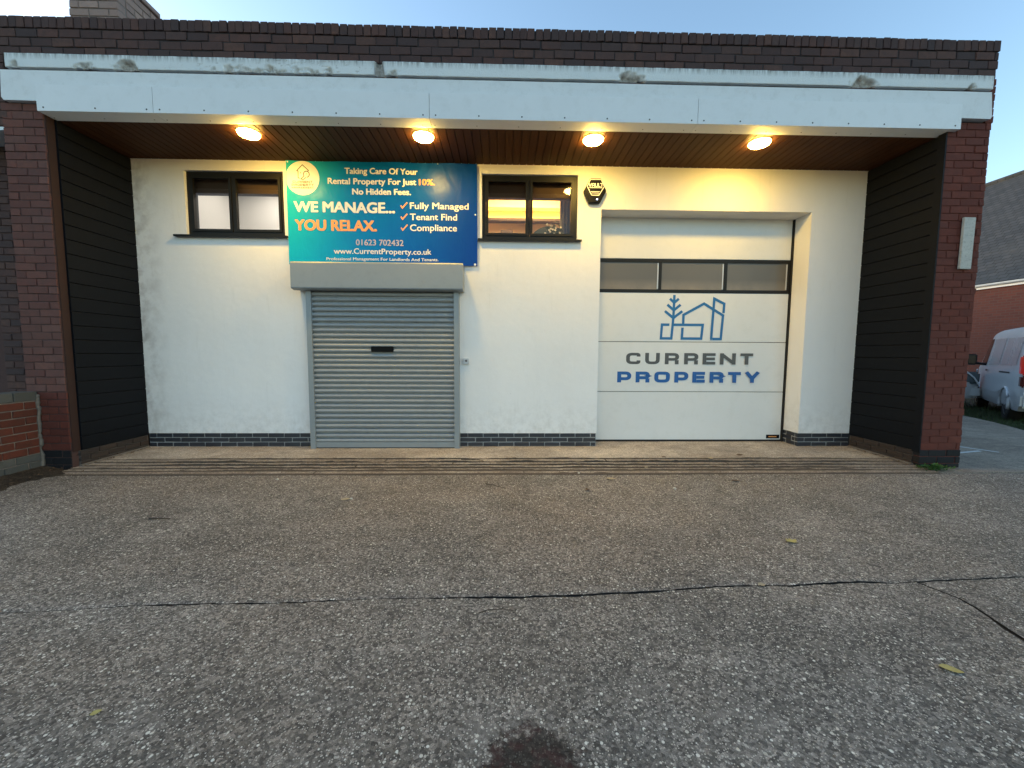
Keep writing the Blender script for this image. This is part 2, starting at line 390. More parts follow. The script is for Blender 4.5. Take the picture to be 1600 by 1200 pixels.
M['chrome'] = paint('chrome', (.75, .75, .75), .15, .02, 5, 0, None, 0, 1)
n = N('grey_slate_roof'); co = n.gcoord(); bt = n.new('ShaderNodeTexBrick'); bt.offset = .5
mp = n.new('ShaderNodeMapping'); mp.inputs['Rotation'].default_value = (0, 0, R(90)); n.l(n.coord(), mp.inputs[0])
n.l(mp.outputs[0], bt.inputs['Vector'])
for k, v in (('Scale', 1.0), ('Mortar Size', .012), ('Brick Width', .25), ('Row Height', .17), ('Bias', 0.0)): bt.inputs[k].default_value = v
bt.inputs['Color1'].default_value = (.04, .045, .052, 1); bt.inputs['Color2'].default_value = (.066, .07, .077, 1); bt.inputs['Mortar'].default_value = (.02, .022, .025, 1)
c = n.mix(n.ramp(n.noise(n.coord(), .9, 5, .65), [(.5, 0.0), (.75, .5)]), bt.outputs['Color'], (.085, .085, .084))
n.set(c, .85); n.bump(bt.outputs['Fac'], .6, -.02); M['slate'] = n.m
n = N('distant_red_brickwork'); bt = n.new('ShaderNodeTexBrick'); mp = n.new('ShaderNodeMapping'); mp.inputs['Rotation'].default_value = (R(90), 0, R(90)); n.l(n.gcoord(), mp.inputs[0])
cb = n.new('ShaderNodeCombineXYZ'); sp = n.sep(n.gcoord()); n.l(sp[1], cb.inputs[0]); n.l(sp[2], cb.inputs[1]); n.l(cb.outputs[0], bt.inputs['Vector'])
for k, v in (('Scale', 1.0), ('Mortar Size', .010), ('Brick Width', .229), ('Row Height', .0865)): bt.inputs[k].default_value = v
bt.inputs['Color1'].default_value = (.15, .043, .029, 1); bt.inputs['Color2'].default_value = (.115, .035, .026, 1); bt.inputs['Mortar'].default_value = (.12, .06, .05, 1)
n.set(bt.outputs['Color'], .9); M['far_brick'] = n.m
M['white_upvc'] = paint('white_gutter', (.75, .76, .77), .4, .04, 4, 0)

# ------------------------------------------------------------------ ground
g = mesh('ground', [(-400, -400, -.075), (400, -400, -.075), (400, 400, -.075), (-400, 400, -.075)], [(0, 1, 2, 3)], M['soil']); tag(g, 'dark soil and dirt under the concrete slabs', 'ground', kind='structure')

def nz(x, s=1.0, seed=0.0, o=4):
    return noise.fractal(Vector((x*s, seed, seed*1.7)), .8, 2.0, o)
A_PTS = [(-14, -4.2), (0, -3.80), (2.39, -3.658), (2.78, -3.617), (3.2, -3.591), (3.76, -3.589), (4.03, -3.577), (4.38, -3.554), (4.89, -3.556), (5.33, -3.551), (5.87, -3.517), (6.39, -3.468), (6.82, -3.468), (7.25, -3.435), (7.48, -3.452), (7.745, -3.429), (8.06, -3.406), (8.4, -3.389), (12, -3.2), (26, -2.6)]
def lerp_pts(pts, x):
    for (a, b), (c, d) in zip(pts, pts[1:]):
        if x <= c: return b+(d-b)*(x-a)/(c-a)
    return pts[-1][1]
def crack_a(x): return lerp_pts(A_PTS, x)+.006*nz(x, 4.5, 3.1)+.005*nz(x, 17, 9.1, 6)
def width_a(x): return max(.013, (.022 if 4.0 < x < 7.9 else .016)+.010*nz(x, 1.4, 5.5)+.010*nz(x, 14, 2.2, 6))
def frange(a, b, st):
    k = int(round((b-a)/st)); return [a+(b-a)*i/k for i in range(k+1)]
forecourt = empty('forecourt', (5, -2.4, -.03)); tag(forecourt, 'grey brown exposed aggregate concrete forecourt with long cracks', 'forecourt', kind='structure')
def slab_from_cols(name, cols, mat, parent, thick=.04, side=None):
    # cols: list of columns, each list of (x,y,z) from near to far
    k = len(cols[0]); v = [p for col in cols for p in col]; f = []
    for i in range(len(cols)-1):
        for j in range(k-1):
            f.append((i*k+j, (i+1)*k+j, (i+1)*k+j+1, i*k+j+1))
    n0 = len(v); ntop = len(f)
    loop = [i*k for i in range(len(cols))]+[(len(cols)-1)*k+j for j in range(1, k)]+[i*k+k-1 for i in reversed(range(len(cols)-1))]+[j for j in reversed(range(1, k-1))]
    for i in loop: v.append((v[i][0], v[i][1], v[i][2]-thick))
    for a in range(len(loop)):
        b = (a+1) % len(loop); f.append((loop[b], loop[a], n0+a, n0+b))
    o = mesh(name, v, f, mat, parent)
    if side:
        o.data.materials.append(side)
        for q in o.data.polygons:
            if q.index >= ntop or q.normal.z < .8: q.material_index = 1
    if parent: o.matrix_parent_inverse = Matrix.Translation(-Vector(parent.location))
    return o
def gz(x, y): return -.03+.004*noise.noise(Vector((x*.8, y*.8, 3.3)))
xs = frange(-14, -2, .4)[:-1]+frange(-2, 11, .02)[:-1]+frange(11, 24, .3)
cols = []
for x in xs:
    y0 = crack_a(x)+width_a(x)/2; y1 = -1.235+.006*nz(x, 3, 7.7)-.010*max(0, nz(x, 9, 1.3))
    cols.append([(x, y0+(y1-y0)*t, gz(x, y0+(y1-y0)*t)-(.0 if 0 < t < 1 else .004)) for t in (0, .01, .25, .5, .75, .99, 1)])
slab_from_cols('concrete_slab', cols, M['forecourt'], forecourt, .04, M['earth'])
def crack_b(y):                         # runs towards the viewer from crack a
    return lerp_pts([(-9, 6.4), (-4.6, 7.48), (-3.94, 7.628), (-3.749, 7.673), (-3.609, 7.696), (-3.43, 7.62)], y)+.008*nz(y, 7, 6.6)
def width_b(y): return .026+.012*nz(y, 3, 8.8)+(.03 if -4.1 < y < -3.8 else 0)*abs(nz(y, 9, 4.4))
ts = [0, .15, .3, .45, .6, .72, .82, .9, .95, .985, 1]
def near_slab(side):
    us = [i/1300 for i in range(1301)] if side < 0 else [i/200 for i in range(201)]
    cols = []
    for u in us:
        col = []
        for t in [0, .2, .4]+[.4+.6*i/40 for i in range(1, 41)]:
            yb = -9+(9-3.43)*t
            xb = crack_b(yb)+side*max(.012, width_b(yb))/2
            uu = u**.6 if side < 0 else u**1.6
            x = (-14+(xb+14)*uu) if side < 0 else (xb+(24-xb)*uu)
            yt = crack_a(x)-width_a(x)/2
            y = -9+(yt+9)*t
            col.append((x, y, gz(x, y)+(.002 if side < 0 else -.003)))
        cols.append(col)
    slab_from_cols('concrete_slab', cols, M['forecourt'], forecourt, .04, M['earth'])
near_slab(-1); near_slab(1)
mesh_crack = mesh('crack_dirt', [(-14, -9, -.046), (24, -9, -.046), (24, -1.1, -.046), (-14, -1.1, -.046)], [(0, 1, 2, 3)], M['earth'], forecourt)
mesh_crack.matrix_parent_inverse = Matrix.Translation(-Vector(forecourt.location))

# apron along the wall: smooth strip, then six long grooves between ragged concrete ribs
apron = empty('apron', (5, -.6, 0)); tag(apron, 'pale worn concrete apron with long ragged drainage grooves below the white wall', 'apron', kind='structure')
def strip(name, x0, x1, yf, yn, z, mat, parent, rag=.006, seed=0, groove=0, ends=None, step=.025):
    cols = []
    for x in frange(x0, x1, step):
        g = 0
        if groove:
            lo, hi = ends; f = max(0, min(1, (x-lo)/.5))*max(0, min(1, (hi-x)/.5)); g = groove*f*max(.12, .85+1.1*nz(x, 1.1, seed+9)+.5*nz(x, 7, seed+4))
        a = yf-.002-rag*abs(nz(x, 9, seed+.9))*(1 if groove else .4); b = yn+g+rag*.5*abs(nz(x, 17, seed+3.9))*(1 if g > .01 else 0)
        if groove and nz(x, 1.7, seed+11) > .42: b += min(.035, .12*(nz(x, 1.7, seed+11)-.42))
        zz = z+.0015*nz(x, 2, seed+2)
        cols.append([(x, b, zz-.006), (x, b+.005, zz), (x, a-.005, zz), (x, a, zz-.004)])
    o = slab_from_cols(name, cols, mat, parent, .03, M['groove_dirt']); o.matrix_parent_inverse = Matrix.Translation(-Vector(parent.location)); return o
gy = [-.668, -.806, -.923, -1.033, -1.127, -1.226]
strip('apron_slab', -.02, 10.27, .40, gy[0], 0, M['apron'], apron, .010, 1.0, .030, (.9, 9.7))
for i in range(5):                     # each rib is broken into a few lengths
    cuts = [-.02]+sorted(rnd(.8, 9.4) for _ in range(3))+[10.27]
    for xa, xb in zip(cuts, cuts[1:]):
        gap = rnd(.006, .02)
        strip('concrete_rib', xa, xb-(gap if xb < 10.2 else 0), gy[i], gy[i+1], -.002-.0055*i+rnd(-.001, .001), M['rib'], apron, .018, 20+7*i, .036 if i < 4 else .006, (.45+.22*i, 9.95-.14*i), .015)
b = box('groove_bed', -.02, 10.27, -1.26, -.60, -.06, -.026, M['groove_dirt'], apron); b.matrix_parent_inverse = Matrix.Translation(-Vector(apron.location))

# side yard beyond the right pier
yard = empty('yard', (14, 2, -.03)); tag(yard, 'grey concrete yard beside the building with worn white lines', 'yard', kind='structure')
def yslab(poly, z=-.03, name='concrete_slab', mat=None):
    k = len(poly); v = [(x, y, z) for x, y in poly]+[(x, y, z-.04) for x, y in poly]
    f = [tuple(range(k))]+[((i+1) % k, i, k+i, k+(i+1) % k) for i in range(k)]
    o = mesh(name, v, f, mat or M['yard'], yard); o.matrix_parent_inverse = Matrix.Translation(-Vector(yard.location)); return o
slab_from_cols('concrete_slab', [[(x, -1.205+.02*nz(x, 4, 2.5)+.03*max(0, nz(x, 1.3, 8)), -.03), (x, -.4, -.03), (x, .655, -.03)] for x in frange(10.28, 24, .08)], M['yard'], yard)
verge = [(15.9, 3.4), (15.39, 2.247), (14.89, 1.415), (14.3, .675)]
yslab([(10.5, .675), (14.32, .675)]+[(x+.05*nz(y, 5, 1), y) for x, y in [(14.6, 1.05), (14.89, 1.43), (15.15, 1.85), (15.39, 2.26), (15.62, 2.8), (15.85, 3.3), (16.2, 4.2), (16.6, 5.2), (17, 6.5), (17, 22)]]+[(10.5, 22)])
for a, bq, w in (((12.05, .12), (12.24, -.26), .05), ((11.45, -.33), (12.06, -.18), .05)):
    d = (Vector(bq)-Vector(a)).normalized(); nn = Vector((-d.y, d.x))*w/2
    p = [Vector(a)+nn, Vector(a)-nn, Vector(bq)-nn, Vector(bq)+nn]
    o = mesh('painted_line', [(q.x, q.y, -.026) for q in p], [(0, 1, 2, 3)], M['white_line'], yard); o.matrix_parent_inverse = Matrix.Translation(-Vector(yard.location))
v = []; f = []
for i in range(9000):
    y = rnd(-.2, 8); xl = lerp_pts([(-.2, 13.8), (.68, 14.35), (1.43, 14.92), (2.26, 15.42), (3.3, 15.9), (5.2, 16.65), (8, 17)], y)
    x = xl+abs(random.gauss(0, 1.3))-.05
    h = rnd(.02, .07); a = rnd(0, 6.28); w = .006; l = Vector((math.cos(a), math.sin(a), 0)); t = l*rnd(-.03, .03)
    k = len(v); p = Vector((x, y, -.075)); s = Vector((-l.y, l.x, 0))*w
    v += [p-s, p+s, p+t+Vector((0, 0, h+.04))]; f.append((k, k+1, k+2))
gr = mesh('grass', v, f, M['grass']); tag(gr, 'dark rough grass verge under the parked vans', 'grass', kind='stuff')

# ------------------------------------------------------------------ the building
bld = empty('commercial_building'); tag(bld, 'single storey brick unit with white rendered front, black sides and deep white fascia', 'building')
BM = {}
def brick_mesh(lx, ly, lz, var):
    key = (round(lx, 3), round(ly, 3), round(lz, 3), var)
    if key in BM: return BM[key]
    rs = random.Random(hash(key) & 0xffff)
    bm = bmesh.new(); bmesh.ops.create_cube(bm, size=1)
    for q in bm.verts: q.co = Vector((q.co.x*lx, q.co.y*ly, q.co.z*lz))
    bmesh.ops.bevel(bm, geom=list(bm.edges), offset=.0035+.001*var, segments=1, affect='EDGES')
    for q in bm.verts: q.co += Vector((rs.uniform(-1, 1), rs.uniform(-1, 1), rs.uniform(-1, 1)))*.0028
    me = bpy.data.meshes.new('brick'); bm.to_mesh(me); bm.free(); BM[key] = me; return me
def brick(name, parent, c, s, mat, jit=.002):
    me = brick_mesh(*s, random.randrange(3))
    key = (me.name, mat.name)
    if key not in BM:
        m2 = me.copy(); m2.materials.append(mat); BM[key] = m2
    o = bpy.data.objects.new(name, BM[key])
    o.location = (c[0]+rnd(-jit, jit), c[1]+rnd(-jit, jit), c[2]+rnd(-jit, jit)*.6)
    o.rotation_euler = (rnd(-.006, .006), rnd(-.006, .006), rnd(-.008, .008))
    return link(o, parent)
def rows_x(name, parent, x0, x1, yface, z0, course, count, mat, L=.229, dep=.1025, joint=.010, offs=(0, .5), jit=.002, facing=-1, fixed=None, minlen=.03):
    # courses of bricks along X; yface = y of the outer face
    for k in range(count):
        zc = z0+course*(k+.5); s = x0-(offs[k % len(offs)]*L)
        if fixed: segs = fixed[k % len(fixed)]; edges = [x0]
        else:
            edges = [x0]; e = s+L
            while e < x1-.001:
                if e > x0+.001: edges.append(e)
                e += L
        if fixed:
            for q in segs: edges.append(edges[-1]+q)
            edges[-1] = x1
        else: edges.append(x1)
        for a, b in zip(edges, edges[1:]):
            lx = b-a-joint
            if lx < minlen: continue
            brick(name, parent, ((a+b)/2, yface-facing*dep/2, zc), (lx, dep, course-joint), mat, jit)
def rows_y(name, parent, y0, y1, xface, sgn, z0, course, count, mat, L=.229, dep=.1025, joint=.010, offs=(0, .5), jit=.002):
    # courses along Y on a face at x = xface whose outward normal is sgn*X
    for k in range(count):
        zc = z0+course*(k+.5); e = y0-offs[k % len(offs)]*L+L; edges = [y0]
        while e < y1-.001:
            if e > y0+.001: edges.append(e)
            e += L
        edges.append(y1)
        for a, b in zip(edges, edges[1:]):
            if b-a-joint < .025: continue
            brick(name, parent, (xface-sgn*dep/2, (a+b)/2, zc), (dep, b-a-joint, course-joint), mat, jit)

# hidden shell: roof, back and sides
sh = MB(); sh.box(-.40, 10.70, -.775, 16, 4.25, 4.35); sh.box(-.40, 10.70, 15.8, 16, -.1, 4.25); sh.box(10.5, 10.7, .25, 15.8, -.1, 4.25); sh.box(-.4, -.2, .25, 15.8, -.1, 4.25)
sh.build('roof', M['roof_felt'], bld)

# piers
CR = .0865
pl = MB().box(-.462, -.026, -.992, -.2, -.1, 4.08).build('brick_pier', M['mortar_dark'], bld)
pl['label'] = 'faded purple red left brick pier'
fx = [[.229, .223], [.115, .229, .108]]
for k in range(-1, 47):
    z0 = .02+k*CR
    seg = fx[k % 2]; x = -.47
    mt = M['brick_base'] if k < 2 else (M['brick_red'] if k < rnd(8, 12) else M['brick_pier'])
    for i, q in enumerate(seg):
        last = i == len(seg)-1
        brick('brick', pl, (x+q/2-.005, -1.0+.05, z0+CR/2), (q-.010, .1, CR-.009), mt, .0025); x += q
# the pier's inner return, painted orange red
rr = box('pier_return', -.0225, -.0165, -.985, -.90, .17, 3.97, M['return_paint'], pl)
pr = MB().box(10.262, 10.768, -.992, -.2, -.1, 4.08).box(10.70, 10.778, -.992, -.6, 4.08, 4.575).build('brick_pier', M['mortar_red'], bld)
pr['label'] = 'red right brick pier with dark base'
fx = [[.229, .229, .064], [.115, .229, .178]]
for k in range(-1, 47):
    z0 = .02+k*CR; seg = fx[k % 2]; x = 10.254
    for i, q in enumerate(seg):
        last = i == len(seg)-1
        ext = rnd(-.004, .010) if last else 0
        brick('brick', pr, (x+q/2-.005+ext/2, -1.0+.05, z0+CR/2), (round((q-.010+ext)*200)/200, .1, CR-.009), M['brick_base'] if k < 2 else M['brick_red'], .0022); x += q
for k in range(6):
    brick('brick', pr, (10.74, -.95, 4.08+(k+.5)*.0825), (.09, .1, .074), M['brick_red'], .003)
box('corner_trim', 10.236, 10.2535, -1.004, -.915, .16, 3.97, M['black_clad'], bld)
# bricks that show beside the fascia end on the left, and the wall that carries on to the left
sw = MB().box(-14, -.47, -.61, -.3, -.1, 3.84).box(-14, -.44, -.99, -.775, 3.84, 4.585).build('side_wall', M['mortar_dark'], bld)
rows_x('side_wall_brick', sw, -1.15, -.465, -.62, .02, CR, 44, M['brick_dark'])
rows_x('side_wall_brick', sw, -1.3, -.405, -1.0, 3.84, .0825, 9, M['brick_dark'], fixed=None)
box('lintel', -3, -.47, -.99, -.55, 3.80, 3.835, M['beam'], sw)

# parapet: three courses and a brick-on-edge coping
pp = MB().box(-14, 10.775, -.99, -.785, 4.575, 4.868).box(-14, 10.715, -.985, -.80, 4.868, 4.974).build('parapet', M['mortar_soot'], bld)
rows_x('parapet_brick', pp, -1.1, 10.79, -1.0, 4.58, .094, 3, M['brick_dark'], joint=.011, offs=(.15, .62, .3), jit=.0035)
x = -1.1; i = 0
while x < 10.72:
    brick('coping_brick', pp, (x+.0435, -1.0+.1, 4.864+.062), (.0785, .215, .118), M['brick_dark'], .004); x += .0868; i += 1

# chimney on the roof
ch = MB().box(-.055, .495, -.59, -.05, 4.35, 5.72).build('chimney', M['mortar_grey'], bld)
rows_x('chimney_brick', ch, -.065, .505, -.60, 4.96, CR, 9, M['brick_chimney'], offs=(0, .5))
rows_y('chimney_brick', ch, -.49, -.04, .505, 1, 4.96, CR, 9, M['brick_chimney'], offs=(.5, 0))
MB().box(-.09, .53, -.625, -.015, 5.74, 5.80).build('chimney_cap', M['brick_chimney'], ch, bevel=.006)

# concrete ledge, ragged and flaking
def build_ledge():
    x0, x1 = -.328, 10.690; zt, zb = 4.572, 4.425
    chips = [(-.25, .07, .25), (.491, .12, .4), (.934, .14, .8), (2.1, .3, .22), (2.45, .3, .28), (2.95, .3, .2), (3.678, .06, 1.6), (3.80, .12, .35), (6.483, .15, .8), (6.62, .05, .4), (9.169, .19, .85), (10.45, .06, .5)]
    v = []; f = []; col = []; rows = 15
    xs = frange(x0, x1, .012)
    for i, x in enumerate(xs):
        for j in range(rows):
            t = j/(rows-1); zz = zb+(zt-zb)*t
            nn = noise.fractal(Vector((x*11, zz*11, 4)), .75, 2, 5)
            c = max(a*(1-((x-p)/w)**2-(t*1.15/max(.5, a))**2) for p, w, a in chips)
            eat = max(0, min(1, (c+.38*nn-.05)*1.6))
            crk = abs(noise.fractal(Vector((x*2.3, zz*16, 8)), .8, 2, 4)); crk = max(0, 1-crk/.03)*(.5 if (1.7 < x < 3.7) else .12)
            y = -1.052+.055*eat+.006*crk+.0022*noise.fractal(Vector((x*7, zz*7, 1)), .8, 2, 5)
            if j == 0: zz += .018*min(1, eat)+.003*nz(x, 6, 3.3)
            if j == rows-1: zz += .003*nz(x, 8, 6.3)-.004
            v.append((x, y, zz)); col.append(min(1, eat*1.25+crk))
        v.append((x, -.95, zt)); col.append(0); v.append((x, -.95, v[i*(rows+2)][2])); col.append(0)
    K = rows+2
    for i in range(len(xs)-1):
        for j in range(K):
            j2 = (j+1) % K; f.append((i*K+j, (i+1)*K+j, (i+1)*K+j2, i*K+j2))
    f.append(tuple(range(K))); f.append(tuple(reversed(range((len(xs)-1)*K, len(xs)*K))))
    o = mesh('ledge', v, f, M['ledge'], bld, True)
    a = o.data.attributes.new('chip', 'FLOAT', 'POINT'); a.data.foreach_set('value', col)
    bm = bmesh.new(); bm.from_mesh(o.data); bmesh.ops.recalc_face_normals(bm, faces=bm.faces); bm.to_mesh(o.data); bm.free()
    o['label'] = 'flaking white painted concrete ledge'
build_ledge()
box('recess_strip', -.33, 10.69, -1.012, -.95, 4.395, 4.428, M['mortar_dark'], bld)
# painted beam with stepped ends, then sheet fascia panels with an under-return and screws
poly = [(-.025, 4.10), (10.345, 4.10), (10.345, 4.098), (10.70, 4.098), (10.722, 4.12), (10.722, 4.15), (10.69, 4.392), (-.395, 4.400), (-.412, 4.13), (-.385, 4.088), (-.046, 4.082)]
poly = [(-.046, 4.084), (-.385, 4.088), (-.408, 4.12), (-.394, 4.400), (10.688, 4.394), (10.715, 4.125), (10.70, 4.100), (10.346, 4.104)]
MB().prism(poly, -1.045, -.88).build('fascia_beam', M['beam'], bld)
joints = [-.022, 1.218, 4.231, 7.262, 10.338]
for a, bq in zip(joints, joints[1:]):
    mbp = MB(); g2 = .0025
    L = [(a+g2, z) for z in ()]
    mbp.box(a+g2, bq-g2, -1.062, -1.047, 3.972, 4.245); mbp.box(a+g2, bq-g2, -1.047, -.872, 3.972, 3.982)
    fp = mbp.build('fascia_panel', M['fascia'], bld)
    k = max(3, int(round((bq-a)/.405)))
    for i in range(k):
        xq = a+.07+(bq-a-.14)*i/(k-1)
        MB().lathe([(.0085, 0), (.0085, -.002), (.005, -.004)], (xq, -1.062, 4.008), 'y', 8).build('screw', M['screw'], fp)
        MB().lathe([(.006, 0), (.006, -.002)], (xq-.03, -.93, 3.972), 'z', 8).build('screw', M['screw'], fp)
# soffit boards run front to back
sf = box('soffit', -.02, 10.28, -.885, .02, 3.994, 4.03, M['bulkhead'], bld)
x = -.018
while x < 10.27:
    w = min(.1, 10.272-x)
    if w > .02: box('soffit_board', x+.003, x+w-.003, -.872, .012, 3.972, 3.992, M['soffit'], sf, bevel=.003)
    x += .1

# black side cladding, shiplap boards
def side_cladding(xf, sgn, y0, y1, z0):
    par = box('side_wall_cladding', min(xf-sgn*.012, xf-sgn*.2), max(xf-sgn*.012, xf-sgn*.2), y0+.004, .0, 0, 4.24, M['black_clad'], bld)
    z = z0; bh = .1655
    while z < 3.96:
        h = min(bh, 3.968-z)
        if h > .03:
            pf = [(0, 0), (.018, .004), (.018, h-.012), (.012, h-.003), (.0, h)]
            v = [(xf-sgn*.012+sgn*a, y, z+b) for y in (y0, y1) for a, b in pf]; k = len(pf)
            f = [tuple(range(k)), tuple(reversed(range(k, 2*k)))]+[(i, (i+1) % k, k+(i+1) % k, k+i) for i in range(k)]
            mbp = MB(); mbp.v = v; mbp.f = f; mbp.build('cladding_board', M['black_clad'], par)
        z += bh
side_cladding(0.0, 1, -.90, .0, .175)
side_cladding(10.245, -1, -.912, .0, .175)
# plinths below the cladding
for xf, sgn in ((0.0, 1), (10.245, -1)):
    p = box('side_plinth', min(xf-sgn*.008, xf-sgn*.15), max(xf-sgn*.008, xf-sgn*.15), -.92, .0, -.08, .172, M['mortar_dirty'], bld)
    rows_y('plinth_brick', p, -.925, -.01, xf+.004*sgn, sgn, -.035, .069, 3, M['brick_grime'], L=.2255, joint=.011)
    MB().tube([(xf+sgn*.012, -.94, -.012), (xf+sgn*.012, -.5, -.004), (xf+sgn*.010, -.02, .0)], .022, 6).build('cement_fillet', M['fillet'], p)

# white rendered front wall with openings
HOLES = [(.70, 2.035, 2.972, 3.832), (4.762, 6.105, 2.968, 3.85), (6.442, 9.465, 0, 3.392)]
def front_wall():
    xs = sorted({0, 10.246, *[h[0] for h in HOLES], *[h[1] for h in HOLES]}); zs = sorted({.197, 3.985, *[max(.197, h[2]) for h in HOLES], *[h[3] for h in HOLES]})
    mbp = MB()
    def hole(x, z): return any(a < x < b and c < z < d for a, b, c, d in HOLES)
    for xa, xb in zip(xs, xs[1:]):
        for za, zb in zip(zs, zs[1:]):
            if not hole((xa+xb)/2, (za+zb)/2): mbp.quad((xa, 0, za), (xb, 0, za), (xb, 0, zb), (xa, 0, zb))
    for a, b, c, d in HOLES:
        c = max(c, .197); D = .42 if c < .3 else .14
        mbp.quad((a, 0, c), (a, 0, d), (a, D, d), (a, D, c)); mbp.quad((b, 0, c), (b, D, c), (b, D, d), (b, 0, d))
        mbp.quad((a, 0, d), (b, 0, d), (b, D, d), (a, D, d))
        if c > .3: mbp.quad((a, 0, c), (a, D, c), (b, D, c), (b, 0, c))
    # lower lip of the render over the plinth
    for a, b in ((0, 6.442), (9.465, 10.246)): mbp.quad((a, 0, .197), (b, 0, .197), (b, .03, .197), (a, .03, .197))
    return mbp.build('rendered_wall', M['render'], bld)
fwall = front_wall()
# structural backing so no light leaks through
bk = MB()
for a, b, c, d in ((-.2, .70, -.1, 4.25), (2.035, 4.762, -.1, 4.25), (6.105, 6.442, -.1, 4.25), (9.465, 10.5, -.1, 4.25), (.70, 2.035, -.1, 2.972), (.70, 2.035, 3.832, 4.25), (4.762, 6.105, -.1, 2.968), (4.762, 6.105, 3.85, 4.25), (6.442, 9.465, 3.392, 4.25)):
    bk.box(a+(-.006 if a in (2.035, 6.105, 9.465) else 0)*-1, b-(.006 if b in (.70, 4.762, 6.442) else 0), .145, .25, c+(.006 if c in (3.832, 3.85, 3.392) else 0), d-(.006 if d in (2.972, 2.968) else 0))
bk.build('inner_wall', M['darkroom'], bld)
# blue brick plinth of the front wall
for a, b, o in ((0.0, 2.36, (.55, .05, .55)), (4.43, 6.438, (.45, .95, .45)), (9.471, 10.246, (.0, .5, .0))):
    pb = MB().box(a, b-.002, .017, .12, -.08, .196)
    if a > 9: pb.box(9.4712, 9.60, .1202, .42, -.08, .1958)
    pb = pb.build('front_plinth', M['mortar_pale'], bld)
    rows_x('plinth_brick', pb, a-(.0095 if a > 9 else 0), b, .010, -.003, .0665, 3, M['brick_blue'], L=.2255, dep=.06, joint=.0115, offs=o, jit=.0008)
    if a > 9: rows_y('plinth_brick', pb, .07, .42, 9.468, -1, -.003, .0665, 3, M['brick_blue'], L=.2255, dep=.06, joint=.0115, offs=(.2, .7, .2), jit=.0008)

# windows
def window(x0, x1, z0, z1, xm, lab):
    w = MB(); t = .050; y0, y1 = .04, .09
    w.box(x0, x1, y0, y1, z1-t, z1); w.box(x0, x1, y0, y1, z0, z0+t); w.box(x0, x0+t, y0, y1, z0+t, z1-t); w.box(x1-t, x1, y0, y1, z0+t, z1-t); w.box(xm-.012, xm+.012, y0, y1, z0+t, z1-t)
    w = w.build('window', M['black_alu'], bld); w['label'] = lab
    for a, b in ((x0+t, xm-.012), (xm+.012, x1-t)):
        s = .034; c = MB(); ya, yb = .028, .078; zA, zB = z0+t+.003, z1-t-.003; a += .003; b -= .003
        c.box(a, b, ya, yb, zB-s, zB); c.box(a, b, ya, yb, zA, zA+s); c.box(a, a+s, ya, yb, zA+s, zB-s); c.box(b-s, b, ya, yb, zA+s, zB-s)
        c.build('casement_frame', M['black_alu'], w)
        mesh('pane', [(a+s-.004, .058, zA+s-.004), (b-s+.004, .058, zA+s-.004), (b-s+.004, .058, zB-s+.004), (a+s-.004, .058, zB-s+.004)], [(0, 1, 2, 3)], M['glass'], w)
    sx0, sx1 = x0-.145, x1+.045
    if x0 > 4: sx0, sx1 = x0-.055, x1+.06
    s = MB(); s.v = [(sx0, .04, z0+.002), (sx1, .04, z0+.002), (sx1, -.062, z0-.014), (sx0, -.062, z0-.014), (sx0, -.062, z0-.042), (sx1, -.062, z0-.042), (sx0, .0, z0-.03), (sx1, .0, z0-.03), (sx0, .04, z0-.03), (sx1, .04, z0-.03)]
    s.f = [(0, 3, 2, 1), (3, 4, 5, 2), (4, 6, 7, 5), (6, 8, 9, 7), (0, 8, 6, 4, 3), (1, 2, 5, 7, 9)]; s.build('sill', M['black_alu'], w)
    return w
window(.703, 2.032, 2.975, 3.829, 1.32, 'black framed left window with pale room behind')
window(4.765, 6.102, 2.971, 3.847, 5.425, 'black framed right window with warm lit room behind')

# rooms behind the windows
def room(x0, x1, depth, mat, name):
    r = MB(); y0, y1 = .25, depth; z0, z1 = 2.4, 4.2
    r.quad((x0, y1, z0), (x1, y1, z0), (x1, y1, z1), (x0, y1, z1)); r.quad((x0, y0, z0), (x0, y1, z0), (x0, y1, z1), (x0, y0, z1)); r.quad((x1, y0, z0), (x1, y1, z0), (x1, y1, z1), (x1, y0, z1))
    r.quad((x0, y0, z1), (x1, y0, z1), (x1, y1, z1), (x0, y1, z1)); r.quad((x0, y0, z0), (x1, y0, z0), (x1, y1, z0), (x0, y1, z0))
    return r.build('interior_wall', mat, bld)
r1 = room(.3, 2.4, 1.7, M['wallpaint_in'], 'left'); r2 = room(4.4, 6.5, 1.25, M['peach_in'], 'right')
box('interior_bulkhead', .71, 2.03, .146, .24, 3.585, 3.83, M['bulkhead'], bld); box('interior_bulkhead', 4.77, 6.10, .146, .24, 3.587, 3.845, M['bulkhead'], bld)
o = box('ceiling_light_panel', .8, 2.0, .6, 1.4, 4.16, 4.19, M['panel_cool'], bld)
o = box('ceiling_light_panel', 4.9, 6.0, .45, .95, 4.16, 4.19, M['panel_warm'], bld)
cab = MB().box(2.02, 2.16, 1.2, 1.66, 2.42, 3.86).box(2.03, 2.15, 1.19, 1.2, 2.45, 3.83).build('cupboard', M['blue_in'], None, bevel=.006); tag(cab, 'blue grey upright cupboard inside the room of the left window', 'cupboard')
nb = box('notice', 2.18, 2.36, 1.685, 1.695, 3.5, 3.80, M['print_white']); tag(nb, 'cream notice on the back wall inside the left window', 'notice')
